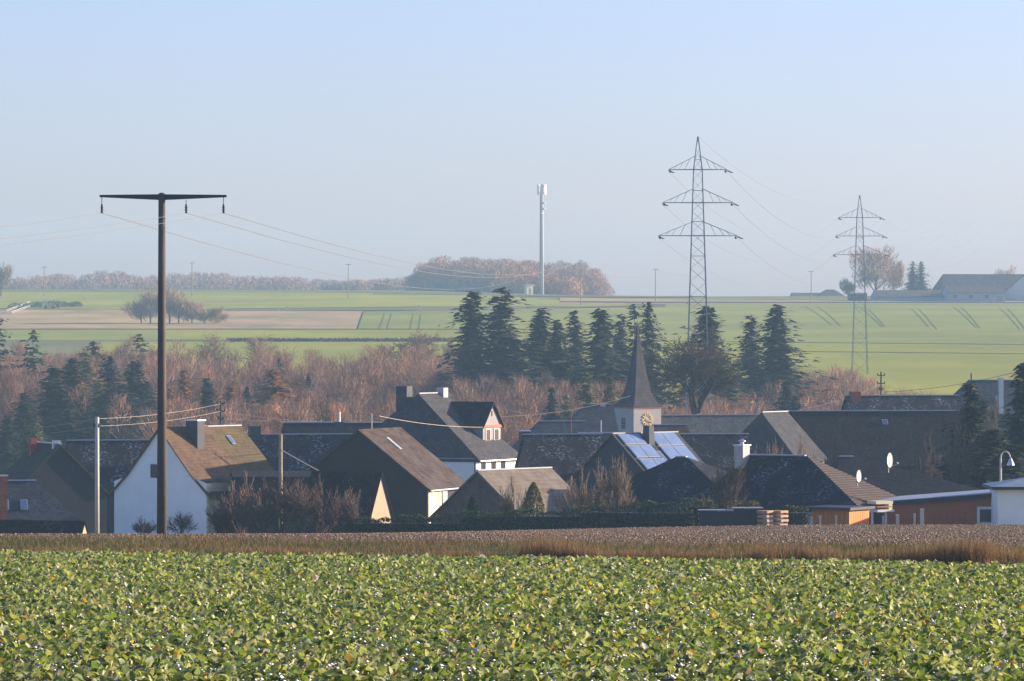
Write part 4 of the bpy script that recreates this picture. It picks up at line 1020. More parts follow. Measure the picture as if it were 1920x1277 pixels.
def conifer(kind, px, ptop, D, wpx, label, group=None, var=0, name=None, wf=2.45):
    global TRUNK
    x = at_xy(px, D); g = gz(x, D) - .2; H_ = max(-(ptop - EYE) / FPX * D - g, 1.0); r_ = wpx / 2 * D / FPX * wf
    nm = name or {'spruce': 'spruce_tree', 'fir': 'fir_tree', 'pine': 'pine_tree', 'pale': 'conifer_tree', 'larch': 'larch_tree'}[kind]
    t = empty(nm, (x, D, g), random.uniform(0, 6.28), label, 'tree', group)
    if TRUNK is None: o = tm.build('trunk', M['bark'], t, True); TRUNK = o.data
    else: o = link('trunk', TRUNK, t)
    o.scale = (max(H_ * .8, 4), max(H_ * .8, 4), H_)
    c = link('crown', KIND[kind][var % len(KIND[kind])], t); c.scale = (r_, r_, H_)
    return t
GS = 'tall dark conifers behind the village'
conifer('spruce', 885, 541, 770, 105, 'tall spruce, leftmost of the dark group behind the village', GS, 0)
conifer('fir', 941, 538, 765, 150, 'broad layered fir, second from left and tallest of the dark group', GS, 0)
conifer('spruce', 1014, 573, 775, 100, 'dark spruce right of the gap in the conifer row', GS, 1)
conifer('spruce', 1044, 598, 772, 85, 'shorter spruce hugging the right side of its taller neighbour', GS, 2)
conifer('fir', 1077, 582, 790, 80, 'slim fir with pale tip in the middle of the conifer row', GS, 1)
conifer('spruce', 1128, 576, 768, 115, 'bushy spruce left of the church spire', GS, 2)
conifer('fir', 1164, 588, 785, 75, 'narrow fir between the bushy spruce and the spire', GS, 0)
conifer('pine', 1190, 563, 800, 90, 'tall thin-crowned tree right behind the spire', GS, 0)
conifer('fir', 1216, 566, 790, 66, 'slender fir just right of the spire', GS, 1)
conifer('spruce', 1326, 570, 735, 125, 'broad dark spruce at the foot of the larger pylon', GS, 1)
conifer('fir', 1408, 590, 790, 90, 'shorter fir left of the pointed spruce right of the pylon', GS, 0)
conifer('spruce', 1458, 569, 780, 120, 'pointed broad spruce standing farthest right before the green field', GS, 2)
GV = 'lower conifers between village and wood'
conifer('pale', 1100, 690, 650, 70, 'yellowish green conifer left of the church spire', GV, 0)
conifer('pale', 1146, 702, 655, 60, 'olive conifer close to the left of the spire', GV, 1)
conifer('spruce', 1034, 722, 650, 46, 'small dark spruce below the conifer row, right of the dormer', GV, 0)
conifer('pale', 1062, 735, 655, 46, 'small olive conifer between the dark spruce and the yellowish one', GV, 0)
conifer('spruce', 1475, 712, 700, 60, 'small dark conifer in the reddish thicket', GV, 1)
conifer('spruce', 1490, 738, 680, 64, 'low dark conifer at the ridge of the dark barn', GV, 2)
GL = 'conifers in the left wood'
conifer('pine', 62, 613, 800, 66, 'lone tall pine with ragged crown at upper left', GL, 0, wf=2.6)
conifer('pine', -6, 590, 800, 70, 'pine cut by the left picture edge', GL, 1, wf=2.6)
conifer('spruce', 100, 686, 700, 100, 'dense dark spruce, left one of the clump', GL, 0, wf=2.6)
conifer('spruce', 135, 668, 712, 85, 'dense dark spruce, right one of the clump', GL, 1, wf=2.6)
conifer('spruce', 45, 735, 680, 80, 'low dark spruce at the foot of the clump', GL, 2, wf=2.6)
conifer('spruce', 15, 775, 670, 66, 'low dark spruce at the left edge above the roofs', GL, 0, wf=2.6)
conifer('fir', 176, 640, 850, 62, 'ragged fir behind the pale green conifers', GL, 0, wf=2.6)
conifer('pale', 160, 655, 760, 62, 'pale green conifer left in the gap of the dark trees', GL, 0, wf=2.6)
conifer('pale', 183, 715, 700, 70, 'pale olive conifer right in the gap of the dark trees', GL, 1, wf=2.6)
conifer('fir', 205, 668, 745, 80, 'dark fir with open boughs right of the olive conifers', GL, 1, wf=2.6)
conifer('spruce', 252, 674, 725, 90, 'dark spruce left of the tall concrete pole', GL, 2, wf=2.6)
conifer('fir', 232, 720, 700, 100, 'broad low fir left of the tall concrete pole', GL, 0, wf=2.6)
conifer('fir', 275, 715, 712, 70, 'fir half hidden by the tall concrete pole', GL, 1, wf=2.6)
conifer('pine', 262, 622, 900, 60, 'faint pine at the upper edge of the wood', GL, 1, wf=2.6)
conifer('pale', 68, 778, 640, 42, 'small pale conifer above the slate gable, right of two', GL, 0, wf=2.6)
conifer('pale', 46, 784, 640, 36, 'small pale conifer above the slate gable, left of two', GL, 1, wf=2.6)
conifer('spruce', 389, 706, 720, 56, 'small dark spruce right of the concrete pole', GL, 0, wf=2.6)
conifer('spruce', 463, 722, 700, 34, 'small slim spruce above the mossy roof', GL, 1, wf=2.6)
conifer('fir', 524, 672, 800, 34, 'small dark fir behind the orange larch', GL, 0, wf=2.6)
conifer('fir', 578, 700, 760, 28, 'tiny green fir in the brown wood', GL, 1, wf=2.6)
GO = 'orange larches in the left wood'
conifer('larch', 515, 690, 720, 120, 'broad orange larch above the slate roofs', GO, 0)
conifer('larch', 345, 690, 730, 60, 'orange larch right of the concrete pole', GO, 1)
conifer('larch', 432, 720, 715, 80, 'dull orange larch above the mossy roof', GO, 0)
conifer('larch', 318, 725, 715, 46, 'small orange larch touching the concrete pole', GO, 1)
# garden conifers near the houses
def thuja(px, ptop, D, wpx, label, tints):
    x = at_xy(px, D); g = gz(x, D) - .2; H_ = -(ptop - EYE) / FPX * D - g; r_ = wpx / 2 * D / FPX
    n = 2600; r = rng; f = r.random(n) ** .8; a = r.uniform(0, 6.283, n)
    rad = np.clip(np.sin(np.pi * np.clip(f * .82 + .18, 0, 1)) ** .7, .05, 1) * r_ * r.uniform(.72, 1.05, n)
    P_ = np.stack([np.cos(a) * rad, np.sin(a) * rad, f * H_], -1)
    return leaf_cloud(P_, .11, tints, 'conifer_shrub', (x, D, g), label)
def leaf_cloud(P_, size, tints, name, loc, label, cat='shrub', up=.5, mat='needle', part='foliage', group=None, stem=True):
    n = len(P_); d = rng.normal(0, 1, (n, 3)); d[:, 2] += up; d /= np.linalg.norm(d, axis=1)[:, None]
    e = np.cross(d, rng.normal(0, 1, (n, 3))); e /= np.linalg.norm(e, axis=1)[:, None]
    s = (size * rng.uniform(.6, 1.4, n))[:, None]
    V = np.stack([P_ - e * s * .5, P_ + d * s, P_ + e * s * .5, P_ - d * s * .5], 1).reshape(-1, 3)
    i = np.arange(n) * 4; tt = np.array(tints)[rng.integers(0, len(tints), n)] * rng.uniform(.7, 1.3, n)[:, None]
    t = empty(name, loc, 0, label, cat, group)
    link(part, np_mesh(part, V, quads=np.stack([i, i+1, i+2, i+3], -1), tint=np.repeat(tt, 4, 0), mat=M[mat]), t)
    if stem:
        h_ = float(P_[:, 2].max()); MB().tube((0, 0, -.2), (0, 0, h_ * .8), .09, .02, 6).build('stem', M['bark'], t)
    return t
thuja(1000, 905, 352, 42, 'small golden green conifer before the pale-roofed stone house', [(.16, .13, .03), (.10, .10, .03), (.2, .15, .04)])
thuja(886, 930, 350, 24, 'tiny dark green conifer at the stone gable', [(.03, .06, .035), (.04, .075, .04)])

# ------------------------------------------------------------------ bare trees
def grow(r, p, d, L, rad, lev, maxlev, out, spread, upw, nb):
    n = 3 if lev < 2 else 2
    for k in range(n):
        d2 = d + r.normal(0, .13 + .03 * lev, 3); d2[2] += upw * .12; d2 /= np.linalg.norm(d2)
        q = p + d2 * (L / n); r1 = rad * (1 - .22 * (k + 1) / n * (1 + (lev == maxlev)))
        out.append((p, q, rad, r1, lev)); 
        if lev < maxlev and (k > 0 or lev > 0):
            for _ in range(nb[min(lev, len(nb) - 1)]):
                ax = r.normal(0, 1, 3); ax -= ax.dot(d2) * d2; ax /= np.linalg.norm(ax)
                an = spread * r.uniform(.55, 1.2); c = d2 * math.cos(an) + ax * math.sin(an); c[2] += upw * .3; c /= np.linalg.norm(c)
                grow(r, q, c, L * r.uniform(.55, .8), r1 * r.uniform(.45, .65), lev + 1, maxlev, out, spread, upw, nb)
        p, d, rad = q, d2, r1
def bare_meshes(seed, maxlev, spread, upw, nb, trunk_len, trunk_r, twig_w, tint, multi=1, jit=.0):
    r = np.random.default_rng(seed); out = []
    for m_ in range(multi):
        d = np.array([0, 0, 1.0]) + (r.normal(0, .42, 3) if multi > 1 else r.normal(0, .03, 3)); d[2] = abs(d[2]); d /= np.linalg.norm(d)
        grow(r, np.array([r.normal(0, .02 * (multi > 1)), r.normal(0, .02 * (multi > 1)), -.02]), d, trunk_len * r.uniform(.8, 1.1), trunk_r, 0, maxlev, out, spread, upw, nb)
    A = np.array([o[0] for o in out]); B = np.array([o[1] for o in out]); hmax = max(B[:, 2].max(), 1e-6)
    wmax = np.percentile(np.hypot(B[:, 0], B[:, 1]), 97)
    sc_ = np.array([1 / wmax, 1 / wmax, 1 / hmax])
    A, B = A * sc_, B * sc_
    r0 = np.array([o[2] for o in out]); r1 = np.array([o[3] for o in out]); lv = np.array([o[4] for o in out])
    return A, B, r0, r1, lv
def tree_mesh(data, H_, r_, sel, tint, rmin, thick, name):
    A, B, r0, r1, lv = data; S = np.array([r_, r_, H_]); m = sel(lv)
    a, b = A[m] * S, B[m] * S; q0 = np.maximum(r0[m] * thick, rmin)[:, None]; q1 = np.maximum(r1[m] * thick, rmin * .7)[:, None]
    d = b - a; d /= np.maximum(np.linalg.norm(d, axis=1), 1e-6)[:, None]
    h_ = np.where(np.abs(d[:, 2:3]) > .9, np.array([[1., 0, 0]]), np.array([[0, 0, 1.]]))
    e = np.cross(d, h_); e /= np.linalg.norm(e, axis=1)[:, None]; f = np.cross(d, e)
    ns = 4 if sel(np.array([0]))[0] else 3
    rings = []
    for base, rr in ((a, q0), (b, q1)):
        for k in range(ns):
            t = 2 * math.pi * k / ns; rings.append(base + e * rr * math.cos(t) + f * rr * math.sin(t))
    V = np.stack(rings, 1).reshape(-1, 3); n = len(a); i = (np.arange(n) * 2 * ns)[:, None]
    Q = np.concatenate([np.concatenate([i + k, i + (k + 1) % ns, i + ns + (k + 1) % ns, i + ns + k], 1) for k in range(ns)], 0)
    tt = np.array(tint) * rng.uniform(.75, 1.25, n)[:, None]
    return np_mesh(name, V, quads=Q, tint=np.repeat(tt, 2 * ns, 0), mat=M['twig'])
BARE = {
    'oak': bare_meshes(21, 4, .95, .16, (2, 3, 3, 3), .34, .032, 0, 0),
    'oak2': bare_meshes(22, 4, .85, .2, (2, 3, 3, 3), .40, .028, 0, 0),
    'wide': bare_meshes(31, 4, .66, .2, (1, 3, 3, 3), .55, .026, 0, 0, 6),
    'up': bare_meshes(23, 4, .45, .5, (2, 2, 3, 3), .5, .022, 0, 0),
    'bush': bare_meshes(24, 3, .45, .5, (1, 2, 3), .5, .012, 0, 0, 16),
    'bush2': bare_meshes(25, 3, .5, .4, (1, 2, 3), .5, .012, 0, 0, 14),
}
def bare(kind, px, ptop, D, wpx, label, tint, group=None, name='bare_tree', cat='tree', rmin=.012, thick=1.0, tlev=1, stem_py=None):
    x = at_xy(px, D); g = gz(x, D) - .1; g0 = g
    if stem_py: g = -(stem_py - EYE) / FPX * D
    H_ = max(-(ptop - EYE) / FPX * D - g, .8); r_ = wpx / 2 * D / FPX
    t = empty(name, (x, D, g), random.uniform(0, 6.28), label, cat, group); d = BARE[kind]
    link('trunk' if cat == 'tree' else 'stems', tree_mesh(d, H_, r_, lambda l: l <= tlev, [c * .75 for c in tint], rmin * 1.5, H_ * thick, 'trunk'), t)
    link('crown' if cat == 'tree' else 'twigs', tree_mesh(d, H_, r_, lambda l: l > tlev, tint, rmin, H_ * thick, 'crown'), t)
    if stem_py: MB().tube((0, 0, g0 - g - .3), (0, 0, .3), H_ * .05, H_ * .034, 10).build('stem', M['bark'], t)
    return t
def round_tree(px, ptop, D, wpx, label, tint, group=None, n=900, tw=.1, tl=1.6, low=.16):
    x = at_xy(px, D); g = gz(x, D) - .2; H_ = max(-(ptop - EYE) / FPX * D - g, 1.0); W2 = wpx / 2 * D / FPX
    t = empty('bare_tree', (x, D, g), random.uniform(0, 6.28), label, 'tree', group)
    # a few big lobes make an uneven outline
    lobes = [(rng.normal(0, .3, 2), rng.uniform(.35, .9), rng.uniform(.45, .75)) for _ in range(7)] + [(np.zeros(2), .55, .8)]
    li = rng.integers(0, len(lobes), n); c = np.array([(a[0] * W2, a[1] * W2, (low + (1 - low) * b * .8) * H_) for a, b, k in lobes]); k = np.array([q for a, b, q in lobes])
    d = rng.normal(0, 1, (n, 3)); d /= np.linalg.norm(d, axis=1)[:, None]; rr = rng.random(n)[:, None] ** .5
    P_ = c[li] + d * rr * (k[li][:, None] * np.array([W2 * .62, W2 * .62, H_ * .34])); P_[:, 2] = np.clip(P_[:, 2], low * H_, H_)
    root = np.array([0, 0, low * H_ * .8]); v = P_ - root; v /= np.linalg.norm(v, axis=1)[:, None]; v += rng.normal(0, .35, (n, 3)); v[:, 2] += .3; v /= np.linalg.norm(v, axis=1)[:, None]
    e = np.cross(v, rng.normal(0, 1, (n, 3))); e /= np.linalg.norm(e, axis=1)[:, None]
    L = (tl * rng.uniform(.6, 1.4, n))[:, None]; w_ = (tw * rng.uniform(.6, 1.4, n))[:, None]
    V = np.stack([P_ - v * L / 2 - e * w_, P_ - v * L / 2 + e * w_, P_ + v * L / 2], 1).reshape(-1, 3)
    link('crown', np_mesh('crown', V, tris=np.arange(len(V)).reshape(-1, 3), tint=np.repeat(np.array(tint) * rng.uniform(.75, 1.25, n)[:, None], 3, 0), mat=M['twig']), t)
    mb = MB().tube((0, 0, -.3), (0, 0, H_ * .4), H_ * .025, H_ * .016, 7)
    for q in c: mb.tube((0, 0, H_ * rng.uniform(.12, .35)), tuple(q), H_ * .012, H_ * .004, 5)
    mb.build('trunk', M['bark'], t)
    return t
BR, RD, GB = (.17, .125, .095), (.24, .14, .105), (.13, .105, .085)
bare('wide', 1304, 606, 632, 235, 'large dark spreading bare tree right of the church tower', (.05, .048, .045), None, rmin=.034, stem_py=772)
GG = 'bare garden trees behind the slate roofs'
bare('oak2', 545, 742, 500, 100, 'bare garden tree with reddish twigs behind the slate roofs, left of the pair', (0.090, 0.075, 0.072), GG, rmin=.025)
bare('oak', 618, 732, 505, 125, 'broad bare garden tree behind the slate roofs, right of the pair', (0.078, 0.075, 0.072), GG, rmin=.025)
bare('oak2', 668, 755, 510, 80, 'small bare tree left of the tall white house', (0.096, 0.090, 0.085), GG, rmin=.025)
FB = 'bare trees at the upper edge of the wood'
bare('oak', 412, 617, 985, 110, 'thin pale bare tree above the brown wood, left of the pair', (.2, .17, .12), FB, rmin=.035)
bare('oak2', 498, 618, 990, 110, 'thin pale bare tree above the brown wood, right of the pair', (.2, .17, .12), FB, rmin=.035)
bare('oak2', 778, 612, 980, 120, 'dark bushy bare tree left of the tall spruces', (.15, .12, .10), FB, rmin=.05)
bare('up', 852, 630, 980, 60, 'thin bare tree against the field left of the leftmost spruce', (.16, .14, .10), FB, rmin=.035)
FT = 'far trees on the slope'
for px, p0, wpx, lb in ((265, 560, 56, 'leftmost bare tree of the far clump above the fallow field'), (300, 520, 95, 'largest round bare tree of the far clump'), (335, 540, 70, 'bare tree of the far clump right of the concrete pole'), (383, 565, 60, 'lower bare tree at the right of the far clump'), (282, 540, 70, 'second bare tree from the left in the far clump'), (318, 528, 80, 'bare tree right behind the concrete pole in the far clump'), (360, 556, 60, 'middle-sized bare tree in the right half of the far clump'), (410, 575, 38, 'smallest bare tree at the right end of the far clump')):
    round_tree(px, p0, 1480, wpx * 1.3, lb, (.27, .22, .17), FT, 1300, .055, 1.8, .04)
round_tree(2, 484, 1900, 60, 'bare tree crown at the far left horizon', (.22, .19, .15), FT, 900, .13, 2.2)
round_tree(1642, 455, 1905, 128, 'big round pinkish bare tree beside the far farm', (.33, .25, .19), FT, 3000, .12, 2.4, .1)
round_tree(1590, 512, 1910, 60, 'lower bluish bare tree left of the big farm tree', (.17, .17, .16), FT, 900, .12, 2.0, .08)
round_tree(1676, 480, 1912, 64, 'bare tree right beside the big farm tree', (.32, .25, .19), FT, 1200, .12, 2.2, .1)
round_tree(1882, 490, 2000, 50, 'faint bare tree above the barn roof', (.36, .29, .24), FT, 500, .13, 2.2)
conifer('fir', 1711, 490, 1900, 30, 'dark far conifer beside the farm, left of two', 'conifers at the farm', 0)
conifer('fir', 1727, 490, 1902, 28, 'dark far conifer beside the farm, right of two', 'conifers at the farm', 1)
# bushes near the houses
GBush = 'bare bushes along the gardens'
for kind, px, p0, D, wpx, lb, tint in (
    ('bush', 455, 880, 347, 110, 'reddish bare bush in front of the mossy-roofed house, left part', (.17, .10, .085)),
    ('bush2', 525, 880, 345, 130, 'dense reddish bare bush below the stout wooden pole', (.16, .095, .08)),
    ('bush', 600, 885, 346, 110, 'bare bush left of the steep shed', (.15, .09, .075)),
    ('bush2', 655, 910, 344, 80, 'thin brown bare bush beside the steep shed', (.15, .10, .075)),
    ('bush', 490, 905, 344, 120, 'low dark bare bush filling the gap below the wooden pole', (.13, .085, .075)),
    ('bush2', 565, 900, 344, 120, 'low brown bare bush between the wooden pole and the steep shed', (.14, .09, .075)),
    ('bush', 415, 930, 345, 60, 'small bare bush at the corner of the white house', (.14, .09, .08)),
    ('bush2', 340, 955, 343, 110, 'twiggy dark bush against the white gable, right of the pole', (.10, .08, .075)),
    ('bush', 268, 965, 342, 70, 'small twiggy bush against the white gable, left of the pole', (.11, .09, .08)),
    ('bush2', 1150, 845, 356, 120, 'pale bare shrub before the solar house', (.20, .135, .09)),
    ('bush', 1085, 870, 357, 100, 'bare shrub right of the pale-roofed stone house', (.2, .14, .095)),
    ('bush', 960, 890, 356, 90, 'bare shrub spread across the pale roof', (.17, .12, .085)),
    ('bush2', 1365, 848, 349, 105, 'large bare bush before the hipped roofs', (.14, .105, .07)),
    ('bush', 1500, 805, 430, 110, 'reddish bare shrub above the bungalow ridge', (.2, .12, .085)),
    ('bush2', 1440, 818, 440, 90, 'bare shrub between the barns and the silver chimney', (.2, .13, .09)),
    ('bush', 1715, 838, 425, 100, 'brown bare shrub right of the larger dish', (.15, .09, .065)),
    ('bush2', 1560, 828, 428, 70, 'bare shrub above the navy roof', (.17, .11, .08)),
    ('bush', 1750, 800, 440, 90, 'brown bare shrub left of the dark garden conifers', (.13, .085, .06)),
    ('up', 1800, 790, 425, 90, 'bare lit tree between the dark conifers at right', (.2, .15, .10)),
    ('up', 1868, 745, 425, 90, 'bare tree with pale stems near the right edge', (.22, .17, .12))):
    tint = (tint[0] * .62, tint[1] * .78, tint[2] * .9)
    bare(kind, px, p0, D, wpx, lb, tint, GBush, 'bare_bush' if kind != 'up' else 'bare_tree', 'bush' if kind != 'up' else 'tree', rmin=.009 if 200 < px < 380 else .014 if 940 < px < 1200 else .021)
# dark garden trees at the right edge
GR = 'dark trees at the right edge'
conifer('spruce', 1822, 712, 432, 105, 'dark garden spruce left of the right edge group', GR, 0)
conifer('spruce', 1917, 676, 428, 105, 'dark spruce cut by the right picture edge', GR, 1)
conifer('spruce', 1862, 800, 420, 130, 'low dense dark conifer between the two right-hand spruces', GR, 2)
conifer('fir', 1790, 800, 430, 90, 'low dark fir beside the long barn', GR, 0)
conifer('spruce', 1900, 830, 415, 120, 'low dark conifer behind the street lamp', GR, 1)

# hedges
def hedge(px0, px1, py0, py1, D, label, tints, dens=260, size=.1, depth=1.2):
    x0, x1 = at_xy(px0, D), at_xy(px1, D); L = x1 - x0; g = gz((x0 + x1) / 2, D) - .4
    za, zb = -(py0 - EYE) / FPX * D - g, -(py1 - EYE) / FPX * D - g
    n = int(L * 1.6 * dens); u = rng.random(n); v = rng.random(n)
    ztop = za + (zb - za) * u + .12 * np.sin(u * L * 1.7) + .08 * np.sin(u * L * 5.1)
    face = rng.random(n)
    z = np.where(face < .7, v * ztop, ztop + rng.normal(0, .05, n)); y = np.where(face < .7, -depth / 2 + rng.normal(0, .07, n), rng.uniform(-depth / 2, depth / 2, n))
    t = leaf_cloud(np.stack([(u - .5) * L, y, z], -1), size, tints, 'hedge', ((x0 + x1) / 2, D, g), label, 'hedge', .3, stem=False)
    MB().box((0, 0, min(za, zb) / 2 - .1), (L - .1, depth - .25, min(za, zb) - .3)).build('branches', M['dark_wall'], t)
HD = [(.05, .085, .035), (.065, .105, .04), (.035, .065, .035)]
hedge(865, 1090, 962, 958, 343.5, 'dark clipped evergreen hedge below the stone house', HD)
hedge(1085, 1302, 955, 938, 343, 'taller dark evergreen hedge below the frosted bungalow roof', HD)
hedge(648, 868, 975, 966, 344, 'low green hedge below the brown house', [(.05, .085, .03), (.06, .10, .03), (.035, .06, .03)])
hedge(1290, 1345, 938, 944, 344.5, 'lighter green shrub on top of the dark hedge end', [(.11, .12, .04), (.08, .09, .035)])
hedge(1470, 1515, 952, 955, 344.5, 'green shrub between the planks and the orange shed', [(.09, .09, .03), (.07, .075, .03)])
hedge(1375, 1425, 944, 946, 347, 'olive shrub behind the wood piles', [(.10, .11, .04), (.13, .12, .05)])

# ------------------------------------------------------------------ woods that read as one mass
def wood(name, label, spots, H_, Wd, tints, twigs, tw_w, tw_l, cone=False):
    """spots: (n,2) x,y of tree feet; every tree is a stem with a crown of fine upright twigs"""
    n = len(spots); x, y = spots[:, 0], spots[:, 1]; z = tz(x, y)
    hh = H_ * rng.uniform(.7, 1.15, n); ww = Wd * rng.uniform(.7, 1.25, n); tt = np.array(tints)[rng.integers(0, len(tints), n)] * rng.uniform(.8, 1.2, n)[:, None]
    m = twigs; N = n * m; ti = np.repeat(np.arange(n), m)
    a = rng.uniform(0, 6.283, N); f = rng.random(N) ** .7; rr = np.sqrt(rng.random(N))
    prof = np.sin(np.pi * np.clip(.12 + .80 * f, 0, 1)) ** .8
    px = np.cos(a) * rr * prof * ww[ti] / 2; py = np.sin(a) * rr * prof * ww[ti] / 2
    P_ = np.stack([x[ti] + px, y[ti] + py, z[ti] + hh[ti] * (.12 + .82 * f)], -1)
    d = np.stack([px / ww[ti] * 1.6, py / ww[ti] * 1.6, rng.uniform(.25, 1.1, N)], -1) + rng.normal(0, .25, (N, 3)); d /= np.linalg.norm(d, axis=1)[:, None]
    e = np.cross(d, rng.normal(0, 1, (N, 3))); e /= np.linalg.norm(e, axis=1)[:, None]
    L = (tw_l * rng.uniform(.6, 1.4, N))[:, None]; wd = (tw_w * rng.uniform(.6, 1.4, N))[:, None]
    V1 = np.stack([P_ - d * L * .5 - e * wd / 2, P_ - d * L * .5 + e * wd / 2, P_ + d * L * .5], 1).reshape(-1, 3)
    c1 = np.repeat(tt[ti] * rng.uniform(.75, 1.25, N)[:, None], 3, 0)
    # stems: two crossed slivers
    V2, c2 = [], []
    b = np.stack([x, y, z - .2], -1); tp = b + np.stack([rng.normal(0, .3, n), rng.normal(0, .3, n), hh * .85], -1); w_ = .13 * H_ / 10
    for e_ in (np.array([1, 0, 0.]), np.array([0, 1., 0]), np.array([-.7, -.7, 0])):
        V2.append(np.stack([b + e_ * w_, b - e_ * w_ * .6, tp], 1)); c2.append(np.repeat(tt * .8, 3, 0))
    V = np.concatenate([V1] + [v.reshape(-1, 3) for v in V2]); C_ = np.concatenate([c1] + c2)
    o = link(name, np_mesh(name, V, tris=np.arange(len(V)).reshape(-1, 3), tint=C_, mat=M['twig']))
    return tag(o, label, 'wood', None, 'stuff')
def scatter(n, px0, px1, dmin, dfar):
    px = rng.uniform(px0, px1, n); df = dfar(px); D = dmin + (df - dmin) * rng.random(n) ** .85
    return np.stack([(px - 960) / FPX * D, D], -1)
far_l = lambda px: np.interp(px, [-200, 0, 150, 260, 350, 450, 560, 640, 720, 800, 870, 930, 1130, 1250], [930, 940, 960, 970, 930, 880, 870, 900, 960, 930, 860, 800, 735, 720])
sp_ = scatter(760, -120, 1200, 655, far_l); px_s = 960 + sp_[:, 0] / sp_[:, 1] * FPX
sp_ = sp_[~((px_s < 300) & (sp_[:, 1] < 735) & (rng.random(len(sp_)) < .85))]
sp_ = sp_[~((np.abs(960 + sp_[:, 0] / sp_[:, 1] * FPX - 1090) < 85) & (sp_[:, 1] < 700))]
wood('bare_woodland', 'dense brown leafless wood filling the valley behind the village', sp_, 10.5, 6.5,
     [(.24, .165, .12), (.26, .17, .12), (.21, .155, .12), (.2, .15, .125), (.28, .18, .12), (.23, .17, .13)], 470, .062, 1.9)
far_o = lambda px: np.interp(px, [280, 360, 560, 640], [760, 770, 760, 720])
wood('russet_woodland', 'russet undergrowth and young trees above the mossy roof', scatter(70, 280, 640, 650, far_o), 9, 6, [(.36, .19, .10), (.33, .2, .12), (.30, .18, .12)], 450, .062, 1.8)
far_r = lambda px: np.interp(px, [1230, 1340, 1420, 1500, 1560, 1640, 1700, 1770, 1850], [700, 760, 850, 880, 870, 800, 760, 740, 720])
wood('reddish_thicket', 'pinkish brown leafless thicket behind the barns at right', scatter(330, 1225, 1860, 640, far_r), 8.5, 7.0, [(.27, .185, .145), (.25, .18, .14), (.29, .19, .145), (.23, .18, .145)], 450, .062, 1.7)
far_c = lambda px: np.interp(px, [-200, 60, 180, 260, 420, 560, 700, 780], [2400] * 8)
def ridge(n, pxs, hs, D0, D1):
    px = rng.uniform(pxs[0], pxs[-1], n); D = rng.uniform(D0, D1, n); h_ = np.interp(px, pxs, hs)
    return px, D, h_
def ridge_wood(name, label, n, pxs, pys, D0, D1, Wd, tints, twigs, tw_w, tw_l):
    px = rng.uniform(pxs[0], pxs[-1], n); D = rng.uniform(D0, D1, n); top = np.interp(px, pxs, pys)
    x = (px - 960) / FPX * D; z = tz(x, D); hh = -(top - EYE) / FPX * D - z
    keep = hh > 2; x, D, hh = x[keep], D[keep], hh[keep]
    sp = np.stack([x, D], -1)
    global rng_h; o = None
    # same builder, heights taken per tree by grouping
    order = np.argsort(hh); 
    n = len(sp); z = tz(x, D); hh = hh * rng.uniform(.62, 1.0, n); tt = np.array(tints)[rng.integers(0, len(tints), n)]
    m = twigs; N = n * m; ti = np.repeat(np.arange(n), m); a = rng.uniform(0, 6.283, N); f = rng.random(N); rr = np.sqrt(rng.random(N))
    prof = np.sin(np.pi * np.clip(.2 + .74 * f, 0, 1)) ** .6
    P_ = np.stack([x[ti] + np.cos(a) * rr * prof * Wd / 2, D[ti] + np.sin(a) * rr * prof * Wd / 2, z[ti] + hh[ti] * (.04 + .94 * f)], -1)
    d = rng.normal(0, 1, (N, 3)); d[:, 2] = np.abs(d[:, 2]) + .5; d /= np.linalg.norm(d, axis=1)[:, None]
    e = np.cross(d, rng.normal(0, 1, (N, 3))); e /= np.linalg.norm(e, axis=1)[:, None]
    L = (tw_l * rng.uniform(.6, 1.4, N))[:, None]; wd = (tw_w * rng.uniform(.6, 1.4, N))[:, None]
    V = np.stack([P_ - d * L / 2 - e * wd / 2, P_ - d * L / 2 + e * wd / 2, P_ + d * L / 2], 1).reshape(-1, 3)
    C_ = np.repeat(tt[ti] * rng.uniform(.8, 1.2, N)[:, None], 3, 0)
    o = link(name, np_mesh(name, V, tris=np.arange(len(V)).reshape(-1, 3), tint=C_, mat=M['twig']))
    return tag(o, label, 'wood', None, 'stuff')
ridge_wood('ridge_wood', 'hazy brown wood on the ridge behind the radio mast', 230, [775, 790, 830, 900, 940, 1010, 1060, 1095, 1120, 1132], [520, 486, 478, 480, 482, 486, 487, 489, 500, 530], 2230, 2330, 11, [(.28, .2, .16), (.32, .21, .16), (.26, .2, .17)], 340, .24, 2.2)
ridge_wood('ridge_thicket', 'low russet thicket at the foot of the radio mast', 45, [935, 960, 1010, 1060, 1100], [492, 490, 505, 515, 520], 2080, 2130, 9, [(.33, .2, .14), (.3, .2, .13)], 200, .3, 2.0)
ridge_wood('distant_wood', 'bluish hazy wood along the far left horizon', 330, [-150, 30, 45, 120, 150, 200, 240, 270, 330, 400, 450, 560, 650, 700, 760, 830], [520, 520, 515, 512, 516, 503, 510, 518, 508, 508, 515, 518, 526, 522, 516, 515], 2450, 2620, 13, [(.27, .21, .18), (.3, .22, .18), (.25, .2, .18)], 300, .26, 2.2)
ridge_wood('slope_scrub', 'scattered low dark scrub by the far lane at left', 16, [20, 60, 130, 150], [568, 563, 562, 566], 1690, 1740, 6, [(.08, .10, .06), (.10, .12, .07)], 160, .22, 1.2)
px_, = [np.linspace(430, 860, 150)]
hx = np.array([ground_hit(p, 640.5) for p in px_])
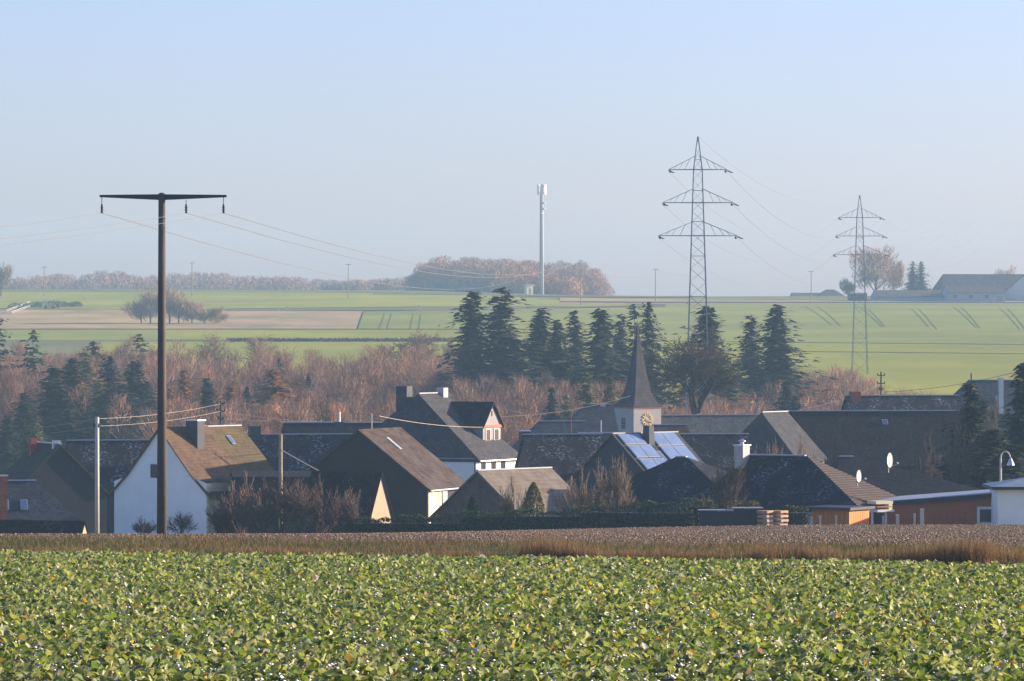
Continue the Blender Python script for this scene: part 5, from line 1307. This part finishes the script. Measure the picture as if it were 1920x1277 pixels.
def low_row(name, label, xs, ys, h_, tints):
    n = len(xs); z = tz(xs, ys); m = 24; ti = np.repeat(np.arange(n), m)
    P_ = np.stack([xs[ti] + rng.normal(0, .6, n * m), ys[ti] + rng.normal(0, .5, n * m), z[ti] + rng.random(n * m) * h_], -1)
    d = rng.normal(0, 1, (n * m, 3)); d[:, 2] = abs(d[:, 2]) + .5; d /= np.linalg.norm(d, axis=1)[:, None]; e = np.cross(d, rng.normal(0, 1, (n * m, 3))); e /= np.linalg.norm(e, axis=1)[:, None]
    V = np.stack([P_ - e * .1, P_ + e * .1, P_ + d * .7], 1).reshape(-1, 3)
    o = link(name, np_mesh(name, V, tris=np.arange(len(V)).reshape(-1, 3), tint=np.repeat(np.array(tints)[rng.integers(0, len(tints), n * m)], 3, 0), mat=M['twig']))
    return tag(o, label, 'hedgerow', None, 'stuff')
low_row('field_hedgerow', 'thin dark hedgerow line across the far green slope', hx[:, 0], hx[:, 1], .7, [(.06, .06, .03), (.09, .08, .04)])
# ------------------------------------------------------------------ near ground cover
def rot_frames(n, az, pitch, roll):
    ca, sa, cp, sp, cr, sr = np.cos(az), np.sin(az), np.cos(pitch), np.sin(pitch), np.cos(roll), np.sin(roll)
    d = np.stack([ca * cp, sa * cp, sp], -1); side = np.stack([-sa, ca, np.zeros(n)], -1); nrm = np.cross(d, side)
    s2 = side * cr[:, None] + nrm * sr[:, None]; n2 = np.cross(d, s2)
    return d, s2, n2
LT = np.array([(0, 0), (.22, 0), (.5, 0), (.78, 0), (1, 0), (.2, .2), (.45, .42), (.74, .33), (.93, .13), (.2, -.2), (.45, -.42), (.74, -.33), (.93, -.13)])
LQ = [(1, 2, 6, 5), (2, 3, 7, 6), (3, 4, 8, 7), (2, 1, 9, 10), (3, 2, 10, 11), (4, 3, 11, 12)]
LTR = [(0, 1, 5), (1, 0, 9)]
ST = np.array([(0, 0), (.5, 0), (1, 0), (.42, .42), (.8, .26), (.42, -.42), (.8, -.26)])
SQ = [(1, 2, 4, 3), (2, 1, 5, 6)]; STR = [(0, 1, 3), (1, 0, 5)]
GREENS = np.array([(.10, .145, .035), (.08, .125, .028), (.13, .165, .055), (.18, .205, .085), (.065, .105, .045), (.22, .235, .12), (.19, .215, .09), (.095, .13, .055)])
def leaf_colours(n, r):
    c = GREENS[r.integers(0, len(GREENS), n)] * r.uniform(.8, 1.35, n)[:, None]
    k = r.random(n)
    c[k < .008] = (.34, .22, .025); c[(k > .008) & (k < .022)] = (.2, .12, .05); c[(k > .04) & (k < .075)] = np.array((.27, .28, .17))
    c[(k > .085) & (k < .098)] = (.28, .31, .36)
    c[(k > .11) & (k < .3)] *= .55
    return c
def leaves(base, az, pitch, roll, ln, wd, bend, cup, T, r, wav=.05):
    n = len(base); d, s2, n2 = rot_frames(n, az, pitch, roll); u, v = T[:, 0][None], T[:, 1][None]
    jit = r.normal(0, wav, (n, len(T))); jv = 1 + r.normal(0, .12, (n, len(T)))
    h_ = -bend[:, None] * u * u + cup[:, None] * np.abs(v) * 1.2 + jit * (np.abs(v) > 0)
    P_ = base[:, None] + d[:, None] * (u * ln[:, None] * (1 - .25 * bend[:, None] * u))[..., None] + s2[:, None] * (v * jv * wd[:, None])[..., None] + n2[:, None] * (h_ * ln[:, None])[..., None]
    return P_.reshape(-1, 3)
def make_leaf_mesh(name, n_plants_xy, per, T, Q, TR_, r, sc_=1.0):
    n = len(n_plants_xy) * per; ti = np.repeat(np.arange(len(n_plants_xy)), per)
    px, py = n_plants_xy[ti, 0], n_plants_xy[ti, 1]; az = r.uniform(0, 6.283, n); off = r.uniform(.01, .07, n)
    x, y = px + np.cos(az) * off, py + np.sin(az) * off
    pitch = r.uniform(R(8), R(82), n)
    base = np.stack([x, y, tz(x, y) + r.uniform(.01, .13, n)], -1)
    ln = r.uniform(.065, .155, n) * sc_; wd = ln * r.uniform(.75, 1.15, n)
    V = leaves(base, az, pitch, r.normal(0, .45, n), ln, wd, r.uniform(0, .5, n), r.uniform(.05, .35, n), T, r)
    m = len(T); o = (np.arange(n) * m)[:, None, None]
    q = (np.array(Q)[None] + o).reshape(-1, 4); t = (np.array(TR_)[None] + o).reshape(-1, 3)
    return np_mesh(name, V, tris=t, quads=q, tint=np.repeat(leaf_colours(n, r), m, 0), mat=M['leaf'], smooth=False)
r = np.random.default_rng(11)
def field_spots(d0, d1, dens, width):
    out = []
    n = int(dens * (d1 - d0) * width(d1) * 2)
    y = r.uniform(d0, d1, n); x = r.uniform(-1, 1, n) * width(d1)
    k = (np.abs(x) < width(y)) & (y < edge_rape(x) - .3) & (r.random(n) < .72 + .4 * np.sin(x * 1.9 + np.sin(y * .8)) * np.sin(y * 1.1 + .6 * x))
    # drill rows with gaps
    x = x + .04 * np.sin(y * 3)
    return np.stack([x[k], y[k]], -1)
wdt = lambda y: .107 * y * 1.12 + 1.2
near = field_spots(56.5, 82, 17, wdt)
# the 300 plants that show largest: single things with their leaves as parts
inv = near[(np.abs(near[:, 0]) < .1067 * near[:, 1] - .1) & (near[:, 1] > 59.6)]
order = np.argsort(inv[:, 1]); big = inv[order[:300]]
bigset = set(map(tuple, big)); rest = np.array([p for p in near if tuple(p) not in bigset])
stuff = [(make_leaf_mesh('leaves', rest, 6, LT, LQ, LTR, r), 'near'), (make_leaf_mesh('leaves', field_spots(82, 112, 14.5, wdt), 6, ST, SQ, STR, r, 1.05), 'mid'), (make_leaf_mesh('leaves', field_spots(112, 178, 12, wdt), 5, ST, SQ, STR, r, 1.15), 'far')]
o = link('rapeseed_crop', stuff[0][0]); tag(o, 'leafy green rapeseed crop covering the whole foreground field', 'crop', None, 'stuff')
for me, nm in stuff[1:]:
    c = link('leaves', me, o); c['kind'] = 'stuff'
protos = []
for k in range(26):
    V = leaves(np.zeros((1, 3)), np.zeros(1), np.zeros(1), np.zeros(1), np.array([1.0]), np.array([r.uniform(.8, 1.2)]), np.array([r.uniform(.0, .5)]), np.array([r.uniform(.05, .35)]), LT, r)
    protos.append(np_mesh('leaf', V, tris=LTR, quads=LQ, tint=np.repeat(leaf_colours(1, r), len(LT), 0), mat=M['leaf']))
for x, y in big:
    t = empty('rapeseed_plant', (x, y, gz(x, y)), 0, 'leafy green rapeseed plant in the front rows of the field', 'rapeseed plant', 'front-row rapeseed plants')
    for k in range(7):
        lf = link('leaf', protos[r.integers(0, len(protos))], t); a = r.uniform(0, 6.283); of = r.uniform(.01, .07); s_ = r.uniform(.08, .17)
        lf.location = (math.cos(a) * of, math.sin(a) * of, r.uniform(.01, .13)); lf.scale = (s_, s_, s_); lf.rotation_mode = 'ZYX'
        lf.rotation_euler = (r.normal(0, .45), -r.uniform(R(8), R(82)), a)
# white crumbs between the plants: snow bits and sun glints modelled as lumps
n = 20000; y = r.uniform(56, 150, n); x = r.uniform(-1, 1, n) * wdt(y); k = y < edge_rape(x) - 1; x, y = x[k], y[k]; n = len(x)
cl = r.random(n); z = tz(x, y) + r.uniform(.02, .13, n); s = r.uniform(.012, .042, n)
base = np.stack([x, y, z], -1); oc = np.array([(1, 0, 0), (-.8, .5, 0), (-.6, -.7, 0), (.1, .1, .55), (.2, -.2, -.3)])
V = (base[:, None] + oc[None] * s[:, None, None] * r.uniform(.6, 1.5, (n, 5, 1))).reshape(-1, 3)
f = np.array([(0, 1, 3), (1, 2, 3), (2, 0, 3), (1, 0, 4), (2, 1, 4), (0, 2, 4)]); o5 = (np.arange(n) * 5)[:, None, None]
o = link('snow_glint_crumbs', np_mesh('snow_glint_crumbs', V, tris=(f[None] + o5).reshape(-1, 3), tint=np.full((n * 5, 3), .74) * np.array((.97, .99, 1.04)), mat=M['clod']))
tag(o, 'scattered white crumbs for old snow and sun glints among the rapeseed leaves', 'snow', None, 'stuff')
# stubble clods and straw
n = 33000; y = r.uniform(158, 338, n); x = r.uniform(-1, 1, n) * (.107 * y * 1.2 + 2); k = y > edge_verge(x); x, y = x[k], y[k]; n = len(x)
s = r.uniform(.025, .075, n); base = np.stack([x, y, tz(x, y) + .01], -1)
V = (base[:, None] + oc[None] * s[:, None, None] * r.uniform(.6, 1.6, (n, 5, 1))).reshape(-1, 3); o5 = (np.arange(n) * 5)[:, None, None]
tt = np.array([(.12, .09, .07), (.17, .13, .10), (.22, .17, .135), (.26, .22, .19), (.36, .36, .38)])[r.choice(5, n, p=[.32, .32, .22, .115, .025])]
o = link('stubble_clods', np_mesh('stubble_clods', V, tris=(f[None] + o5).reshape(-1, 3), tint=np.repeat(tt, 5, 0), mat=M['clod_brown']))
tag(o, 'brown clods and stubble on the harvested field before the houses', 'clods', None, 'stuff')
# verge grass: short turf, taller russet weeds in clumps
def blades(x, y, h_, w_, tint, lean=.35):
    n = len(x); a = r.uniform(0, 6.283, n); b = np.stack([x, y, tz(x, y)], -1); e = np.stack([np.cos(a), np.sin(a), np.zeros(n)], -1)
    tip = b + np.stack([r.normal(0, lean, n) * h_, r.normal(0, lean, n) * h_, h_], -1); mid = (b + tip) / 2; mid[:, 2] += h_ * .12
    w3 = (w_ / 2)[:, None] if np.ndim(w_) else w_ / 2
    V = np.stack([b - e * w3, b + e * w3, mid + e * w3 * .8, mid - e * w3 * .8, tip], 1).reshape(-1, 3); o5 = (np.arange(n) * 5)[:, None, None]
    q = (np.array([(0, 1, 2, 3)])[None] + o5).reshape(-1, 4); t = (np.array([(3, 2, 4)])[None] + o5).reshape(-1, 3)
    return V, t, q, np.repeat(tint, 5, 0)
n = 62000; x = r.uniform(-27, 27, n); t_ = r.random(n); y = edge_rape(x) + (edge_verge(x) - edge_rape(x)) * t_
pn = .5 + .5 * np.sin(x * .55 + 2 * np.sin(y * .21)) * np.sin(y * .33 + x * .35 + 2 * np.sin(x * .2))
tint = np.where((r.random(n) < .1 + .85 * pn)[:, None], np.array([(.085, .105, .03)]), np.array([(.22, .14, .065)])) * r.uniform(.55, 1.25, n)[:, None]
V, t, q, c = blades(x, y, r.uniform(.05, .17, n) * (.4 + 1.3 * np.abs(np.sin(x * 1.3 + y * .4))), .016, tint)
o = link('verge_grass', np_mesh('verge_grass', V, tris=t, quads=q, tint=c, mat=M['grass'])); tag(o, 'short green and straw-coloured grass between the two fields', 'grass', None, 'stuff')
cx_, n_c = [], 0
cent = [(at_xy(px, 141 - .5 * at_xy(px, 141)), w_, h_) for px, w_, h_ in ((1030, .5, .75), (1065, .6, .6), (1000, .4, .5), (1100, .7, .4), (1255, .4, .45), (1330, 1.0, .35), (1440, .5, .5), (1500, .8, .55), (1560, .5, .5), (1640, .8, .45), (1730, .8, .55), (1780, .6, .75), (1810, .7, .7), (1840, .5, .8), (1900, .8, .5), (1180, .8, .35), (860, .8, .3), (560, .8, .28), (430, .6, .3), (480, .6, .3), (250, .8, .25), (80, .8, .25))]
xs, ys, hs, tc = [], [], [], []
for cx0, w_, h_ in cent:
    m = int(1500 * w_); xs.append(r.normal(cx0, w_ * .6, m)); ys.append(edge_rape(np.full(m, cx0)) + 2.5 + np.abs(r.normal(0, 1.6, m))); hs.append(r.uniform(.35, 1.0, m) * h_ * 1.15)
    tc.append(np.array([(.25, .16, .085), (.2, .11, .065), (.3, .21, .11), (.17, .14, .06)])[r.integers(0, 4, m)] * r.uniform(.7, 1.25, m)[:, None])
xs, ys, hs, tc = map(np.concatenate, (xs, ys, hs, tc))
V, t, q, c = blades(xs, ys, hs, .014, tc, .22)
o = link('dry_weeds', np_mesh('dry_weeds', V, tris=t, quads=q, tint=c, mat=M['grass'])); tag(o, 'tall russet dry weeds along the edge of the rapeseed field', 'weeds', None, 'stuff')
